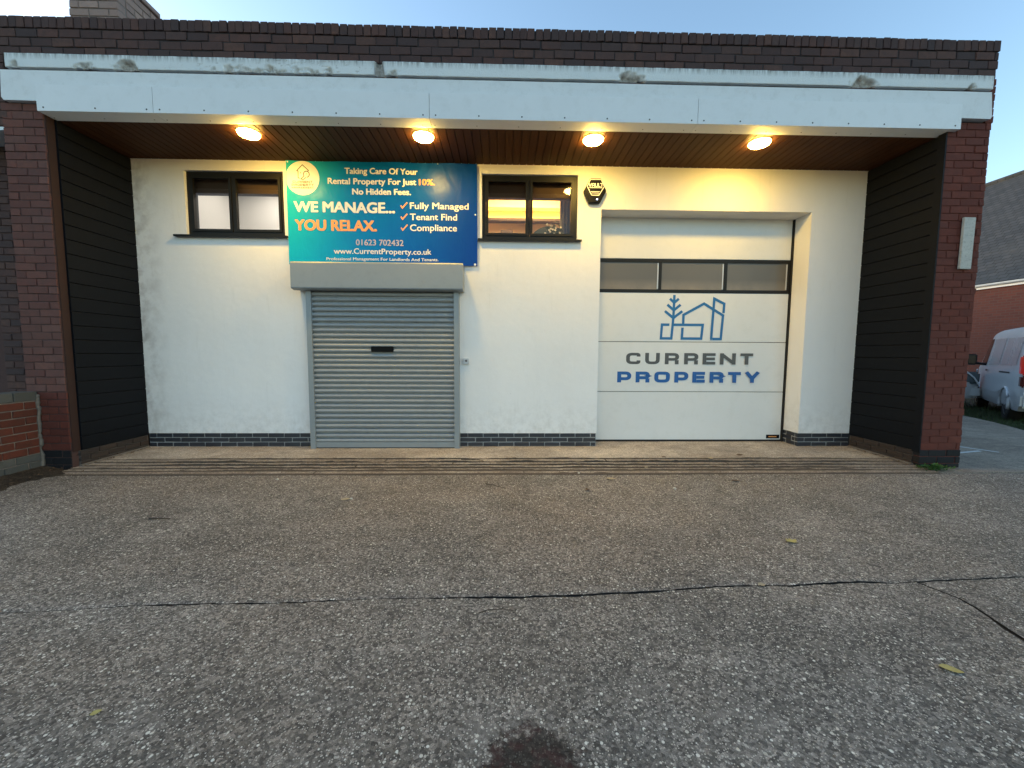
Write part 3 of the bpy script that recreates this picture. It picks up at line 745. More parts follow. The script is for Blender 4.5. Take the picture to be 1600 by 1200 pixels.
for z, zz in ((3.62, 3.575), (3.80, 3.785)):
    s = empty('wall_shelf', (5.45, 1.2, zz)); 
    bq = box('shelf_board', -.95, .95, -.10, .045, 0, z-zz, M['shelf_wood'] if zz < 3.7 else M['peach_in'], s); box('led_strip', -.94, .94, .0, .02, z-zz, z-zz+.012, M['led_strip'], s)
    tag(s, 'lower dark shelf with glowing warm light strip inside the right window' if zz < 3.7 else 'upper pale ledge with glowing warm light strip inside the right window', 'shelf')
bx = MB().box(5.02, 5.22, .95, 1.15, 2.45, 3.38).build('cabinet', M['shelf_wood'], bevel=.01); tag(bx, 'small grey cabinet low behind the left pane of the right window', 'cabinet')
cu = MB()
for i in range(9):
    cu.tube([(5.93+.024*i, .42+.012*(i % 2), 2.5), (5.93+.024*i, .42+.012*(i % 2), 4.1)], .016, 8)
cu = cu.build('curtain', M['curtain'], smooth=True); tag(cu, 'grey gathered curtain at the right edge of the lit right window', 'curtain')
ar = MB().prism([(5.40+.36*(1-math.cos(t))*1.05, 2.75+.56*math.sin(t)**.7) for t in [math.pi*i/18 for i in range(1, 18)]]+[(6.14, 2.5), (5.4, 2.5)], .50, .58).build('armchair_back', M['chair_in'], bevel=.01); tag(ar, 'grey green rounded upholstered back behind the right window', 'chair')
pt = empty('flowering_plant', (5.83, .36, 2.98)); tag(pt, 'dark leafy plant with cream flowers inside the right window', 'plant')
MB().lathe([(.06, -.1), (.085, .05), (.09, .06)], (0, 0, 0)).build('pot', M['pot'], pt)
lv = MB(); 
for i in range(120):
    p = Vector((random.gauss(0, .07), random.gauss(0, .03), .2+random.gauss(0, .06))); a = Vector((rnd(-1, 1), rnd(-1, 1), rnd(-1, 1))).normalized()*.03; b2 = a.orthogonal().normalized()*.012
    lv.quad(tuple(p-a), tuple(p+b2), tuple(p+a), tuple(p-b2))
lv.build('foliage', M['leaf_in'], pt)
for i in range(13):
    c = Vector((random.gauss(0, .06), -.05+rnd(-.02, .02), .22+random.gauss(0, .055))); fl = MB()
    for k in range(5):
        a = k*1.256; d = Vector((math.cos(a), -.25, math.sin(a)))*.017; e = Vector((-math.sin(a), 0, math.cos(a)))*.009
        fl.quad(tuple(c), tuple(c+d*.6+e), tuple(c+d), tuple(c+d*.6-e))
    fl.build('flower', M['petal'], pt)

# roller shutter
rs = MB().box(2.335, 4.445, -.06, .02, 2.19, 2.24).build('roller_shutter', M['shutter'], bld); rs['label'] = 'closed grey steel roller shutter'
hb = MB(); pf = [(.0, 2.225), (-.17, 2.205), (-.245, 2.222), (-.25, 2.235), (-.25, 2.555), (-.235, 2.575), (0, 2.575)]
for x0_, x1_ in ((2.213, 4.516),):
    k = len(pf); hb.v = [(x, y, z) for x in (x0_, x1_) for y, z in pf]; hb.f = [tuple(range(k)), tuple(reversed(range(k, 2*k)))]+[(i, (i+1) % k, k+(i+1) % k, k+i) for i in range(k)]
hb.build('shutter_box', M['shutter_box'], rs)
for a, b in ((2.345, 2.415), (4.376, 4.446)):
    gmb = MB(); gmb.box(a, b, -.125, -.118, -.005, 2.215); gmb.box(a, a+.006, -.118, .02, -.005, 2.215); gmb.box(b-.006, b, -.118, .02, -.005, 2.215); gmb.build('guide_rail', M['shutter_box'], rs)
nsl = 30; z0s = .085; pitch = (2.215-z0s)/nsl
slv = []; K = 9
for i in range(K):
    t = i/(K-1); zz = t*(pitch-.004)
    yy = -.020*math.sin(math.pi*min(1, t*1.0))**.8
    slv.append((yy, zz))
slv = [(.018, .0), (-.012, .001)]+[(-.012-.016*math.sin(math.pi*i/8)**.8, .001+pitch*.70*i/8) for i in range(9)]+[(.004, pitch*.74), (.018, pitch*.78), (.018, pitch)]
sv = [(x, y, z) for x in (2.40, 4.392) for y, z in slv]; k = len(slv)
sm = bpy.data.meshes.new('slat'); sm.from_pydata(sv, [], [(i, i+1, k+i+1, k+i) for i in range(k-1)]); sm.update(); sm.materials.append(M['shutter'])
for i in range(nsl):
    o = bpy.data.objects.new('slat', sm); o.location = (0, -.075+rnd(-.0015, .0015), z0s+i*pitch); o.rotation_euler.x = rnd(-.02, .02); link(o, rs)
MB().box(2.405, 4.387, -.105, -.06, .012, .088).build('bottom_rail', M['shutter_box'], rs, bevel=.004)
MB().box(2.405, 4.387, -.10, -.065, -.006, .012).build('rubber_seal', M['rubber'], rs)
lb = MB().box(3.218, 3.53, -.115, -.09, 1.372, 1.45).build('letterbox', M['black_plastic'], rs, bevel=.006)
MB().box(3.235, 3.513, -.122, -.114, 1.385, 1.436).build('flap', M['black_plastic'], lb, bevel=.003)

# text tools
def cap_metrics():
    cu = bpy.data.curves.new('t', 'FONT'); cu.body = 'H'; o = bpy.data.objects.new('t', cu); C.objects.link(o)
    dg = bpy.context.evaluated_depsgraph_get(); me = o.evaluated_get(dg).to_mesh(); h = max(v.co.y for v in me.vertices)
    o.evaluated_get(dg).to_mesh_clear(); bpy.data.objects.remove(o); bpy.data.curves.remove(cu); return h
CAP = cap_metrics()
def text(body, x0, x1, zb, zt, y, mat, parent, bold=.0, warp=None):
    cu = bpy.data.curves.new('lettering', 'FONT'); cu.body = body; cu.resolution_u = 3
    o = bpy.data.objects.new('t', cu); C.objects.link(o)
    dg = bpy.context.evaluated_depsgraph_get(); dg.update(); me = bpy.data.meshes.new_from_object(o.evaluated_get(dg))
    bpy.data.objects.remove(o); bpy.data.curves.remove(cu)
    xa = min(v.co.x for v in me.vertices); xb = max(v.co.x for v in me.vertices); h = zt-zb; b = bold*h
    sx = (x1-x0-2*b)/(xb-xa); sz = (h-1.2*b)/CAP
    V = []; F = []
    offs = [(0, 0)] if b == 0 else [(0, 0), (-b, 0), (b, 0), (-b*.7, -b*.6), (b*.7, -b*.6), (-b*.7, b*.6), (b*.7, b*.6)]
    for k, (ox, oz) in enumerate(offs):         # heavier weight: the same outlines laid side by side, each a hair in front of the last
        n0 = len(V)
        for v in me.vertices:
            X, Z = x0+b+(v.co.x-xa)*sx+ox, zb+.6*b+v.co.y*sz+oz
            V.append((X, y-.00025*k+(warp(X, Z) if warp else 0), Z))
        F += [tuple(n0+i for i in p.vertices) for p in me.polygons]
    bpy.data.meshes.remove(me)
    return mesh('lettering', V, F, mat, parent)
def stroke(paths, w, y, name, mat, parent, warp=None):
    # flat mitred ribbons in the XZ plane
    v = []; f = []
    for k_, pts in enumerate(paths):
        closed = pts[0] == pts[-1]; P = [Vector(p) for p in pts]
        n = len(P); base = len(v); yy = y-.0006*k_
        for i in range(n):
            a = P[i-1] if i > 0 else (P[-2] if closed else None); b = P[i+1] if i < n-1 else (P[1] if closed else None)
            d1 = (P[i]-a).normalized() if a is not None else None; d2 = (b-P[i]).normalized() if b is not None else None
            d1 = d1 or d2; d2 = d2 or d1
            n1 = Vector((-d1.y, d1.x)); n2 = Vector((-d2.y, d2.x)); mm = n1+n2
            mm = mm.normalized() if mm.length > 1e-4 else n1; s = min(2.2, 1/max(.35, mm.dot(n1)))
            for sg in (1, -1):
                q = P[i]+mm*(sg*s*w/2); v.append((q.x, yy+(warp(q.x, q.y) if warp else 0), q.y))
        for i in range(n-1): f.append((base+2*i, base+2*i+1, base+2*i+3, base+2*i+2))
    return mesh(name, v, f, mat, parent)

# extended square lettering
def rounded(pts, r):
    out = []; n = len(pts); closed = pts[0] == pts[-1]
    for i in range(n):
        p = Vector(pts[i])
        if i == 0 or i == n-1: out.append(tuple(p)); continue
        a = Vector(pts[i-1] if i > 0 else pts[-2]); b = Vector(pts[i+1] if i < n-1 else pts[1])
        d1 = a-p; d2 = b-p; q = min(r, d1.length*.5, d2.length*.5); A = p+d1.normalized()*q; B = p+d2.normalized()*q
        arc = [tuple(A*(1-k)**2+p*2*k*(1-k)+B*k*k) for k in (0, .25, .5, .75, 1)]
        out += arc
    return out
def glyph(ch, w, h, t):
    u, b = h-t/2, t/2; l, r = t/2, w-t/2; m = h*.44; rad = h*.26
    g = {
     'C': [[(r, h*.67), (r, u), (l, u), (l, b), (r, b), (r, h*.33)]],
     'U': [[(l, h), (l, b), (r, b), (r, h)]],
     'R': [[(l, 0), (l, h)], rounded([(t, u), (r, u), (r, m), (t, m)], h*.22), [(r-.08*t, m*.85), (r-.08*t, 0)]],
     'E': [[(l, 0), (l, h)], [(t, u), (w, u)], [(t, h/2), (w*.96, h/2)], [(t, b), (w, b)]],
     'N': [[(l, 0), (l, h)], [(l, h-t*.45), (r, t*.45)], [(r, 0), (r, h)]],
     'T': [[(0, u), (w, u)], [(w/2, h-t), (w/2, 0)]],
     'P': [[(l, 0), (l, h)], [(t, u), (r, u), (r, h*.34), (t, h*.34)]],
     'O': [[(w/2, u), (r, u), (r, b), (l, b), (l, u), (w/2, u)]],
     'Y': [[(t*.35, h), (w/2, h*.40)], [(w-t*.35, h), (w/2, h*.40)], [(w/2, h*.48), (w/2, 0)]],
     'M': [[(l, 0), (l, h)], [(l, h), (w/2, h*.3), (r, h)], [(r, h), (r, 0)]],
     'A': [[(l, 0), (l, u), (r, u), (r, 0)], [(t, h*.4), (w-t, h*.4)]],
     'G': [[(r, h*.70), (r, u), (l, u), (l, b), (r, b), (r, h*.5), (w*.5, h*.5)]],
     'V': [[(t*.4, h), (w/2, t*.3)], [(w-t*.4, h), (w/2, t*.3)]],
     'L': [[(l, 0), (l, h)], [(t, b), (w, b)]],
    }[ch]
    return [rounded(p, rad) if 3 < len(p) < 9 else p for p in g]
def word(chars, spans, zb, zt, t, y, mat, parent, warp=None, squash=1.0):
    paths = []
    for ch, (a, b) in zip(chars, spans):
        for p in glyph(ch, (b-a)*squash, zt-zb, t): paths.append([(a*squash+q[0], zb+q[1]) for q in p])
    o = stroke(paths, t, y, 'lettering', mat, parent, None)
    for v in o.data.vertices:
        v.co.x /= squash
        if warp: v.co.y += warp(v.co.x, v.co.z)
    return o

# sectional garage door
DY = .33
gd = MB().box(6.45, 9.46, DY+.03, DY+.05, .01, 3.40).build('garage_door', M['darkroom'], bld); gd['label'] = 'white sectional garage door with three dark panes'
for z0, z1 in ((2.797, 3.40), (1.553, 2.290), (.785, 1.545), (.030, .777)):
    MB().box(6.455, 9.436, DY, DY+.028, z0, z1).build('door_panel', M['gdoor'], gd, bevel=.004)
wf = MB(); wf.box(6.455, 9.440, DY-.006, DY+.02, 2.745, 2.794); wf.box(6.455, 9.440, DY-.006, DY+.02, 2.293, 2.340)
for a, b in ((6.455, 6.50), (7.418, 7.460), (8.417, 8.466), (9.402, 9.440)): wf.box(a, b, DY-.0055, DY+.02, 2.340, 2.745)
wf.build('window_band', M['black_alu'], gd)
for a, b in ((6.50, 7.418), (7.460, 8.417), (8.466, 9.402)):
    p = box('pane', a, b, DY+.010, DY+.016, 2.340, 2.745, M['acrylic'], gd)
    box('glazing_bead', b-.022, b-.004, DY+.002, DY+.010, 2.352, 2.733, M['switch'], gd)
box('rubber_seal', 6.452, 9.445, DY+.0, DY+.028, -.004, .029, M['rubber'], gd)
box('side_seal', 9.444, 9.463, DY-.02, DY+.03, .197, 3.39, M['rubber'], gd); box('side_seal', 9.444, 9.463, DY-.02, DY+.03, 0, .195, M['rubber'], gd)
pl2 = box('name_plate', 9.206, 9.415, DY-.006, DY-.0005, .05, .108, M['black_plastic'], gd, bevel=.001)
for i in range(8): box('plate_print', 9.245+.016*i, 9.256+.016*i, DY-.0075, DY-.0062, .07, .087, M['print_orange'], pl2)
def lg(zx, zy): return (7.468+((800+zx/4)-1031)*.00995, 1.574+(532-(250+zy/4))*.00969)
LP = [[(1005,845),(1003,990),(995,1116),(930,1116),(934,1030),(980,1030)], [(978,868),(1005,893),(1033,868)], [(963,905),(1004,940),(1045,905)], [(949,945),(1003,988),(1057,945)],
      [(998,1030),(1187,1030),(1181,1116),(1060,1116),(1062,1048)], [(1065,1026),(1065,968),(1190,897),(1311,970),(1303,1118),(1250,1118)], [(1238,1118),(1247,1118)], [(1243,1118),(1252,866),(1315,897),(1313,955)]]
stroke([[lg(*p) for p in q] for q in LP], .038, DY-.0015, 'logo', M['logo_blue'], gd)
def spans(zs, xa, xb): z0, z1 = zs[0][0], zs[-1][1]; return [(xa+(a-z0)/(z1-z0)*(xb-xa), xa+(b-z0)/(z1-z0)*(xb-xa)) for a, b in zs]
word('CURRENT', spans([(714,803),(832,923),(955,1043),(1075,1163),(1190,1270),(1298,1397),(1425,1505)], 6.955, 8.928), 1.207, 1.380, .041, DY-.0015, M['logo_grey'], gd, squash=.70)
word('PROPERTY', spans([(658,745),(772,860),(888,985),(1013,1100),(1125,1203),(1232,1320),(1347,1427),(1452,1545)], 6.825, 9.045), .925, 1.092, .046, DY-.0015, M['logo_blue_dark'], gd, squash=.74)

# ------------------------------------------------------------------ things on the front
# banner
def ripple(x, z):
    u = (x-2.09)/2.6; w = (z-2.58)/1.39
    r = .007*math.sin(9*u+3*w)*w*(1-u)+.006*math.sin(16*u-5*w+1)*(1-w)+.012*math.exp(-((u-.78)/.07)**2)*math.sin(2.5*w+.6)+.004*noise.fractal(Vector((x*2.2, z*2.2, 5)), .9, 2, 3)
    r += .010*math.exp(-((u-.1-.35*(1-w))/.06)**2)*(.5)
    return -r
bn = empty('banner', (3.39, -.035, 2.58)); tag(bn, 'teal to blue printed vinyl banner hung above the roller shutter', 'banner')
nx, nzz = 130, 70; v = []; f = []
for j in range(nzz+1):
    for i in range(nx+1):
        u, w = i/nx, j/nzz
        x = 2.100+u*2.597+.006*(1-w)*(u-.5)-.006*math.sin(math.pi*w)*(1-2*u)*.5; z = 2.577+w*1.390-.008*abs(math.sin(u*math.pi*3.5))*(w > .99)+.008*math.sin(u*9)*(w < .01)
        v.append((x, -.035+ripple(x, z), z))
for j in range(nzz):
    for i in range(nx):
        a = j*(nx+1)+i; f.append((a, a+1, a+nx+2, a+nx+1))
inv = Matrix.Translation(-Vector(bn.location))
def fixp(o): o.matrix_parent_inverse = inv; return o
fixp(mesh('sheet', v, f, M['vinyl'], bn, True))
BY = -.0375
def bt_(body, box4, mat, bold=.0): fixp(text(body, *box4, BY, mat, bn, bold, ripple))
bt_('Taking Care Of Your', (2.886, 3.886, 3.800, 3.881), M['print_white'], .05)
bt_('Rental Property For Just', (2.655, 3.864, 3.663, 3.745), M['print_white'], .05)
bt_('10%.', (3.898, 4.121, 3.663, 3.745), M['print_orange'], .05)
bt_('No Hidden Fees.', (2.983, 3.790, 3.528, 3.610), M['print_white'], .06)
bt_('WE MANAGE...', (2.185, 3.567, 3.283, 3.427), M['print_white'], .065)
bt_('YOU RELAX.', (2.191, 3.314, 3.036, 3.184), M['print_orange'], .065)
bt_('Fully Managed', (3.771, 4.582, 3.345, 3.432), M['print_white'], .028)
bt_('Tenant Find', (3.769, 4.420, 3.196, 3.282), M['print_white'], .028)
bt_('Compliance', (3.767, 4.419, 3.049, 3.137), M['print_white'], .028)
bt_('01623 702432', (3.020, 3.676, 2.844, 2.925), M['print_mauve'], .03)
bt_('www.CurrentProperty.co.uk', (2.709, 4.061, 2.728, 2.803), M['print_white'], .028)
bt_('Professional Management For Landlords And Tenants.', (2.607, 4.160, 2.640, 2.680), M['print_white'], .03)
for z in (3.345, 3.194, 3.048):
    fixp(stroke([[(3.646, z+.045), (3.668, z+.012), (3.735, z+.085)]], .017, BY, 'tick', M['print_orange'], bn, ripple))
cx, cz, rr_ = 2.318, 3.735, .226; v = [(cx, 0, cz)]; f = []
ring = []
for i in range(65):
    a = 2*math.pi*i/64; x, z = cx+rr_*math.cos(a), cz+rr_*math.sin(a)
    ring.append((max(2.103, x), min(3.962, z)))
v = []; 
for rr2 in (0.02, .25, .5, .75, 1):
    for i in range(64):
        x, z = ring[i]; x = cx+(x-cx)*rr2; z = cz+(z-cz)*rr2; v.append((x, BY+.0008+ripple(x, z), z))
f = [tuple(range(64))]+[(k*64+i, k*64+(i+1) % 64, (k+1)*64+(i+1) % 64, (k+1)*64+i) for k in range(4) for i in range(64)]
fixp(mesh('roundel', v, f, M['print_white'], bn))
hx = lambda a, b: (2.240+(a-252)/83*.172, 3.718+(202-b)/94*.195)
keypts = [(316+19*math.cos(t), 170-19*math.sin(t)) for t in [R(205)-i*R(290)/20 for i in range(21)]]
fixp(stroke([[hx(*p) for p in [(272, 196), (262, 194), (262, 150), (254, 148), (291, 110), (330, 145), (325, 152)]], [hx(*p) for p in [(302, 178), (280, 200), (292, 205)]+[(312, 190)]], [hx(*p) for p in keypts], [hx(*p) for p in [(279, 158), (279, 166)]], [hx(*p) for p in [(318, 166), (318, 171)]]], .011, BY-.0012, 'emblem', M['print_grey'], bn, ripple))
for wd, xa, xb, za, zb_, tt in (('CURRENT', 2.180, 2.460, 3.668, 3.697, .006), ('PROPERTY', 2.166, 2.476, 3.628, 3.657, .006), ('MANAGEMENT', 2.166, 2.475, 3.597, 3.616, .0045)):
    k = len(wd); pw = (xb-xa)/k
    fixp(word(wd, [(xa+i*pw+.004, xa+(i+1)*pw-.004) for i in range(k)], za, zb_, tt, BY-.0012, M['print_grey'], bn, ripple))
for x, z, r in ((3.143, 2.600, .012), (3.648, 2.600, .013), (4.155, 2.597, .012), (4.668, 2.600, .017), (4.675, 3.277, .012), (4.159, 3.950, .010), (2.125, 2.60, .012), (2.125, 3.945, .010), (2.62, 2.60, .010)):
    fixp(MB().lathe([(r, 0), (r, -.004), (r*.45, -.006)], (x, BY+ripple(x, z)-.001, z), 'y', 14).build('eyelet', M['print_white'], bn))

# alarm box
al = empty('alarm_box', (6.335, 0, 3.62)); tag(al, 'black hexagonal alarm box with white lettering beside the right window', 'alarm box')
ai = Matrix.Translation(-Vector(al.location))
hexo = [(6.177, 3.617), (6.262, 3.782), (6.416, 3.783), (6.492, 3.615), (6.406, 3.455), (6.258, 3.454)]
o = MB().prism(hexo, -.07, -.0).build('casing', M['black_plastic'], al, bevel=.008); o.matrix_parent_inverse = ai
hexi = [(6.264, 3.764), (6.412, 3.766), (6.460, 3.672), (6.386, 3.556), (6.284, 3.555), (6.222, 3.672)]
o = stroke([hexi+[hexi[0]]], .010, -.0715, 'outline', M['alarm_white'], al); o.matrix_parent_inverse = ai
o = word('VAULT', [(6.240, 6.283), (6.285, 6.326), (6.329, 6.370), (6.373, 6.405), (6.400, 6.446)], 3.665, 3.715, .010, -.0718, M['alarm_white'], al); o.matrix_parent_inverse = ai
o = stroke([[(6.252, 3.655), (6.432, 3.655)], [(6.275, 3.602), (6.396, 3.602)], [(6.283, 3.583), (6.388, 3.583)]], .008, -.0716, 'small_print', M['alarm_white'], al); o.matrix_parent_inverse = ai
o = MB().lathe([(.007, 0), (.007, -.003)], (6.362, -.0705, 3.500), 'y', 12).build('indicator_light', M['led_dot'], al); o.matrix_parent_inverse = ai

# key switch
ks = empty('key_switch', (4.535, 0, 1.245)); tag(ks, 'small pale square key switch on the white wall beside the shutter', 'key switch')
MB().box(-.04, .04, -.035, 0, -.042, .042).build('plate', M['switch'], ks, bevel=.004)
MB().lathe([(.016, 0), (.016, -.008), (.008, -.010)], (.004, -.035, .008), 'y', 16).build('barrel', M['logo_grey'], ks)

# wooden batten on the right pier
bt2 = MB().box(-.071, .071, -.028, 0, -.30, .30).build('wooden_batten', M['batten'], None, bevel=.004); bt2.location = (10.582, -1.006, 2.697); bt2.rotation_euler = (0, R(.6), 0); tag(bt2, 'short weathered white wooden board fixed upright on the right brick pier', 'board')

# four soffit lamps
names = ['leftmost', 'second from left', 'third from left', 'rightmost']
for i, x in enumerate((2.020, 4.095, 6.155, 8.215)):
    l = empty('ceiling_light', (x, -.70, 3.972)); tag(l, 'round glowing warm bulkhead lamp on the brown soffit, %s of four' % names[i], 'light', 'soffit lamps')
    MB().lathe([(.128, 0), (.128, -.006), (.122, -.010)], (0, 0, 0), 'z', 32).build('base_ring', M['lamp_body'], l)
    MB().lathe([(.118, -.008), (.118, -.020), (.108, -.031), (.08, -.039), (.04, -.044), (.01, -.045)], (0, 0, 0), 'z', 32).build('diffuser', M['lamp'], l, True)

# ------------------------------------------------------------------ low wall at the left
lw = empty('brick_wall', (-.45, -1.7, 0)); tag(lw, 'low orange red brick wall with grey coping running forward from the left pier', 'wall')
li = Matrix.Translation(-Vector(lw.location))
def low_wall():
    core = MB().box(-.55, -.340, -2.6, -1.035, -.1, .80).build('core', M['mortar_grey'], lw); core.matrix_parent_inverse = li
    for k in range(9):
        mt = M['brick_coping'] if k < 2 else M['brick_wall']
        e = -2.6-(.5 if k % 2 else 0)*.229+.229*.3; edges = [-2.6]
        while e < -1.06:
            if e > -2.58: edges.append(e)
            e += .229
        edges.append(-1.035)
        for a, b in zip(edges, edges[1:]):
            if b-a < .04: continue
            o = brick('brick', lw, (-.33-.05, (a+b)/2, .0+(k+.5)*.0875), (.1, b-a-.011, .0765), mt, .003); o.matrix_parent_inverse = li
    y = -2.6
    while y < -1.05:
        o = brick('coping_brick', lw, (-.44, y+.1145, .845), (.235, .218, .098), M['brick_coping'], .003); o.matrix_parent_inverse = li; y += .2245
    cols = []
    fl = MB().tube([(-.338+.012*nz(z, 6, 2), -1.022+.006*nz(z, 9, 5), z) for z in frange(-.05, .86, .02)], [.020+.009*nz(z, 12, 4) for z in frange(-.05, .86, .02)], 7).build('cement_joint', M['fillet'], lw); fl.matrix_parent_inverse = li
low_wall()
# soil and leaf litter at the foot of the low wall
v = []; f = []; nx_, ny_ = 26, 60
for j in range(ny_+1):
    y = -2.9+2.0*j/ny_
    for i in range(nx_+1):
        x = -.34+.62*i/nx_
        t = i/nx_; edge = .75+.35*nz(y, 2.2, 3)-.55*max(0, (y+1.25)/.35)
        h = .06*max(0, 1-t/max(.12, edge))**.8+.012*noise.fractal(Vector((x*14, y*14, 2)), .8, 2, 4)
        v.append((x, y, -.041+max(-.02, h if t < edge else -.02)))
for j in range(ny_):
    for i in range(nx_):
        a = j*(nx_+1)+i; f.append((a, a+1, a+nx_+2, a+nx_+1))
so = mesh('soil', v, f, M['soil'], None, True); tag(so, 'dark soil and leaf litter along the foot of the low wall', 'soil', kind='stuff')
v = []; f = []
for i in range(640):
    if i < 260: y = rnd(-2.4, -1.0); x = -.30+abs(random.gauss(0, .16)); z = rnd(-.02, .005)
    elif i < 340: x = rnd(.03, .09); y = rnd(-.95, -.05); z = .006
    elif i < 420: x = rnd(10.15, 10.21); y = rnd(-.98, -.05); z = .006
    else: x = rnd(.2, 10.1); y = random.choice(gy)+rnd(-.03, .06); z = rnd(-.012, .006)
    a = rnd(0, 6.28); l = rnd(.006, .022); d = Vector((math.cos(a), math.sin(a), rnd(-.2, .4)))*l; e = Vector((-math.sin(a), math.cos(a), rnd(-.2, .2)))*l*.45; p = Vector((x, y, z)); k = len(v)
    v += [p-d, p+e, p+d, p-e]; f.append((k, k+1, k+2, k+3))
li2 = mesh('leaf_litter', v, f, M['leaf_brown']); tag(li2, 'scraps of dead leaf in the corners beside the piers', 'leaf litter', kind='stuff')

# ------------------------------------------------------------------ leaves, twigs, pebbles, weeds
def leaf(loc, L, rz, mat, label, lobed=False, curl=.25):
    mbp = MB(); pts = []
    n = 14
    for i in range(n+1):
        t = i/n; w = .30*math.sin(math.pi*t**.8)**.9*(1+(.45*math.sin(t*22) if lobed else .05*math.sin(t*30)))
        pts.append((t-.5, w))
    v = []; f = []
    for i, (t, w) in enumerate(pts):
        z = curl*(t*t)*.6
        v += [(t*L, w*L, (z+.25*w)*L), (t*L, 0, z*L), (t*L, -w*L, (z+.18*w)*L)]
    for i in range(n):
        f += [(3*i, 3*i+3, 3*i+4, 3*i+1), (3*i+1, 3*i+4, 3*i+5, 3*i+2)]
    k = len(v); v += [(-.5*L, .006*L, .15*curl*L), (-.5*L, -.006*L, .15*curl*L), (-.78*L, 0, .05*L)]; f.append((k, k+1, k+2))
    o = mesh('fallen_leaf', v, f, mat, None, True); o.location = loc; o.rotation_euler = (rnd(-.15, .15), rnd(-.1, .1), rz)
    tag(o, label, 'leaf', 'fallen leaves on the forecourt'); return o
Z = -.026
leaf((7.054, -4.119, Z), .085, R(-25), M['leaf_yellow'], 'largest yellow leaf lying on the concrete near the right crack')
leaf((7.219, -2.918, Z), .10, R(20), M['leaf_yellow'], 'lobed yellow leaf on the concrete halfway between the crack and the garage door', True, .6)
leaf((6.271, -1.435, Z), .10, R(-12), M['leaf_tan'], 'curled pale leaf just in front of the grooves left of the garage door', True, .8)
leaf((6.798, -1.074, .0), .06, R(30), M['leaf_tan'], 'small pale leaf lying in the grooves before the garage door')
leaf((7.78, -.70, .006), .10, R(60), M['leaf_tan'], 'straw coloured leaf standing on the apron in front of the garage door', True, 1.0)
leaf((3.571, -2.023, Z), .09, R(5), M['leaf_tan'], 'pale leaf on the concrete in front of the roller shutter')
leaf((5.93, -1.78, Z), .07, R(100), M['leaf_brown'], 'dark curled leaf on the concrete left of the pale curled leaf', False, .9)
leaf((7.635, -1.513, Z), .09, R(-40), M['leaf_brown'], 'thin brown leaf on the concrete in front of the garage door')
leaf((6.628, -3.468, -.022), .05, R(8), M['leaf_tan'], 'tiny pale leaf resting on the long crack right of centre')
leaf((3.488, -4.26, Z), .035, R(40), M['leaf_yellow'], 'tiny yellow leaf on the concrete at the lower left')
leaf((7.2, -.61, .006), .06, R(-10), M['leaf_brown'], 'small dark leaf on the smooth apron beside the garage door seal')
leaf((8.28, -.52, .006), .09, R(-15), M['leaf_brown'], 'dark leaf on the smooth apron below the right end of the garage door')
def twig(pts, r, label):
    o = MB().tube(pts, [r*(1-.5*i/(len(pts)-1)) for i in range(len(pts))], 6).build('twig', M['twig']); tag(o, label, 'twig', 'twigs on the ground'); return o
twig([(4.88, -1.60, -.022), (4.95, -1.63, -.018), (5.04, -1.71, -.020), (5.09, -1.73, -.022)], .004, 'short dark twig on the concrete right of the shutter')
twig([(4.93, -3.70, -.024), (4.98, -3.685, -.016), (5.06, -3.68, -.015), (5.13, -3.69, -.022)], .003, 'thin pale twig lying just before the long crack near the middle')
twig([(4.53, -.72, .006), (4.62, -.76, .012), (4.74, -.755, .010), (4.82, -.80, .006)], .006, 'dark twig caught on the grooves below the shutter key switch')
tg = twig([(2.12, -2.45, -.022), (2.22, -2.47, -.012), (2.30, -2.46, -.02)], .007, 'curved dark twig on the concrete at the left')
for i, (x, y, s, lab) in enumerate(((6.845, -1.753, .018, 'pale round pebble on the concrete before the garage door'), (3.62, -2.01, .014, 'pale pebble beside the leaf in front of the shutter'), (2.6, -1.42, .014, 'pale pebble near the grooves left of the shutter'), (8.066, -1.785, .012, 'small white pebble on the concrete toward the right pier'), (5.95, -1.22, .014, 'pale stone chip on the edge of the grooves near the middle'))):
    bm = bmesh.new(); bmesh.ops.create_icosphere(bm, subdivisions=2, radius=s)
    for q in bm.verts: q.co *= 1+.25*noise.noise(q.co*60+Vector((i, 0, 0))); q.co.z *= .6
    me = bpy.data.meshes.new('pebble'); bm.to_mesh(me); bm.free(); me.materials.append(M['stone']); me.shade_smooth()
    o = link(bpy.data.objects.new('pebble', me)); o.location = (x, y, -.022); tag(o, lab, 'pebble', 'pebbles on the forecourt')
wd = empty('weed', (10.32, -1.10, -.03)); tag(wd, 'green weed growing at the foot of the right brick pier', 'weed')
v = []; f = []
for i in range(260):
    a = rnd(0, 6.28); r = abs(random.gauss(0, .10)); p = Vector((r*math.cos(a)*1.3, r*math.sin(a)*.55-.02, rnd(0, .075)*max(.3, 1-r*3)))
    d = Vector((math.cos(a)+rnd(-.6, .6), math.sin(a)+rnd(-.6, .6), rnd(.1, 1.2))).normalized()*rnd(.018, .045); e = d.cross(Vector((0, 0, 1))); e = e.normalized()*.35*d.length if e.length > 1e-4 else Vector((.008, 0, 0)); k = len(v)
    v += [p, p+d*.5+e, p+d, p+d*.5-e]; f.append((k, k+1, k+2, k+3))
mesh('leaves', v, f, M['weed'], wd)
st = MB()
for i in range(14):
    a = rnd(0, 6.28); st.tube([(0, 0, 0), (.06*math.cos(a), .03*math.sin(a), .035), (.13*math.cos(a), .06*math.sin(a), .05)], .002, 4)
st.build('stems', M['weed'], wd)

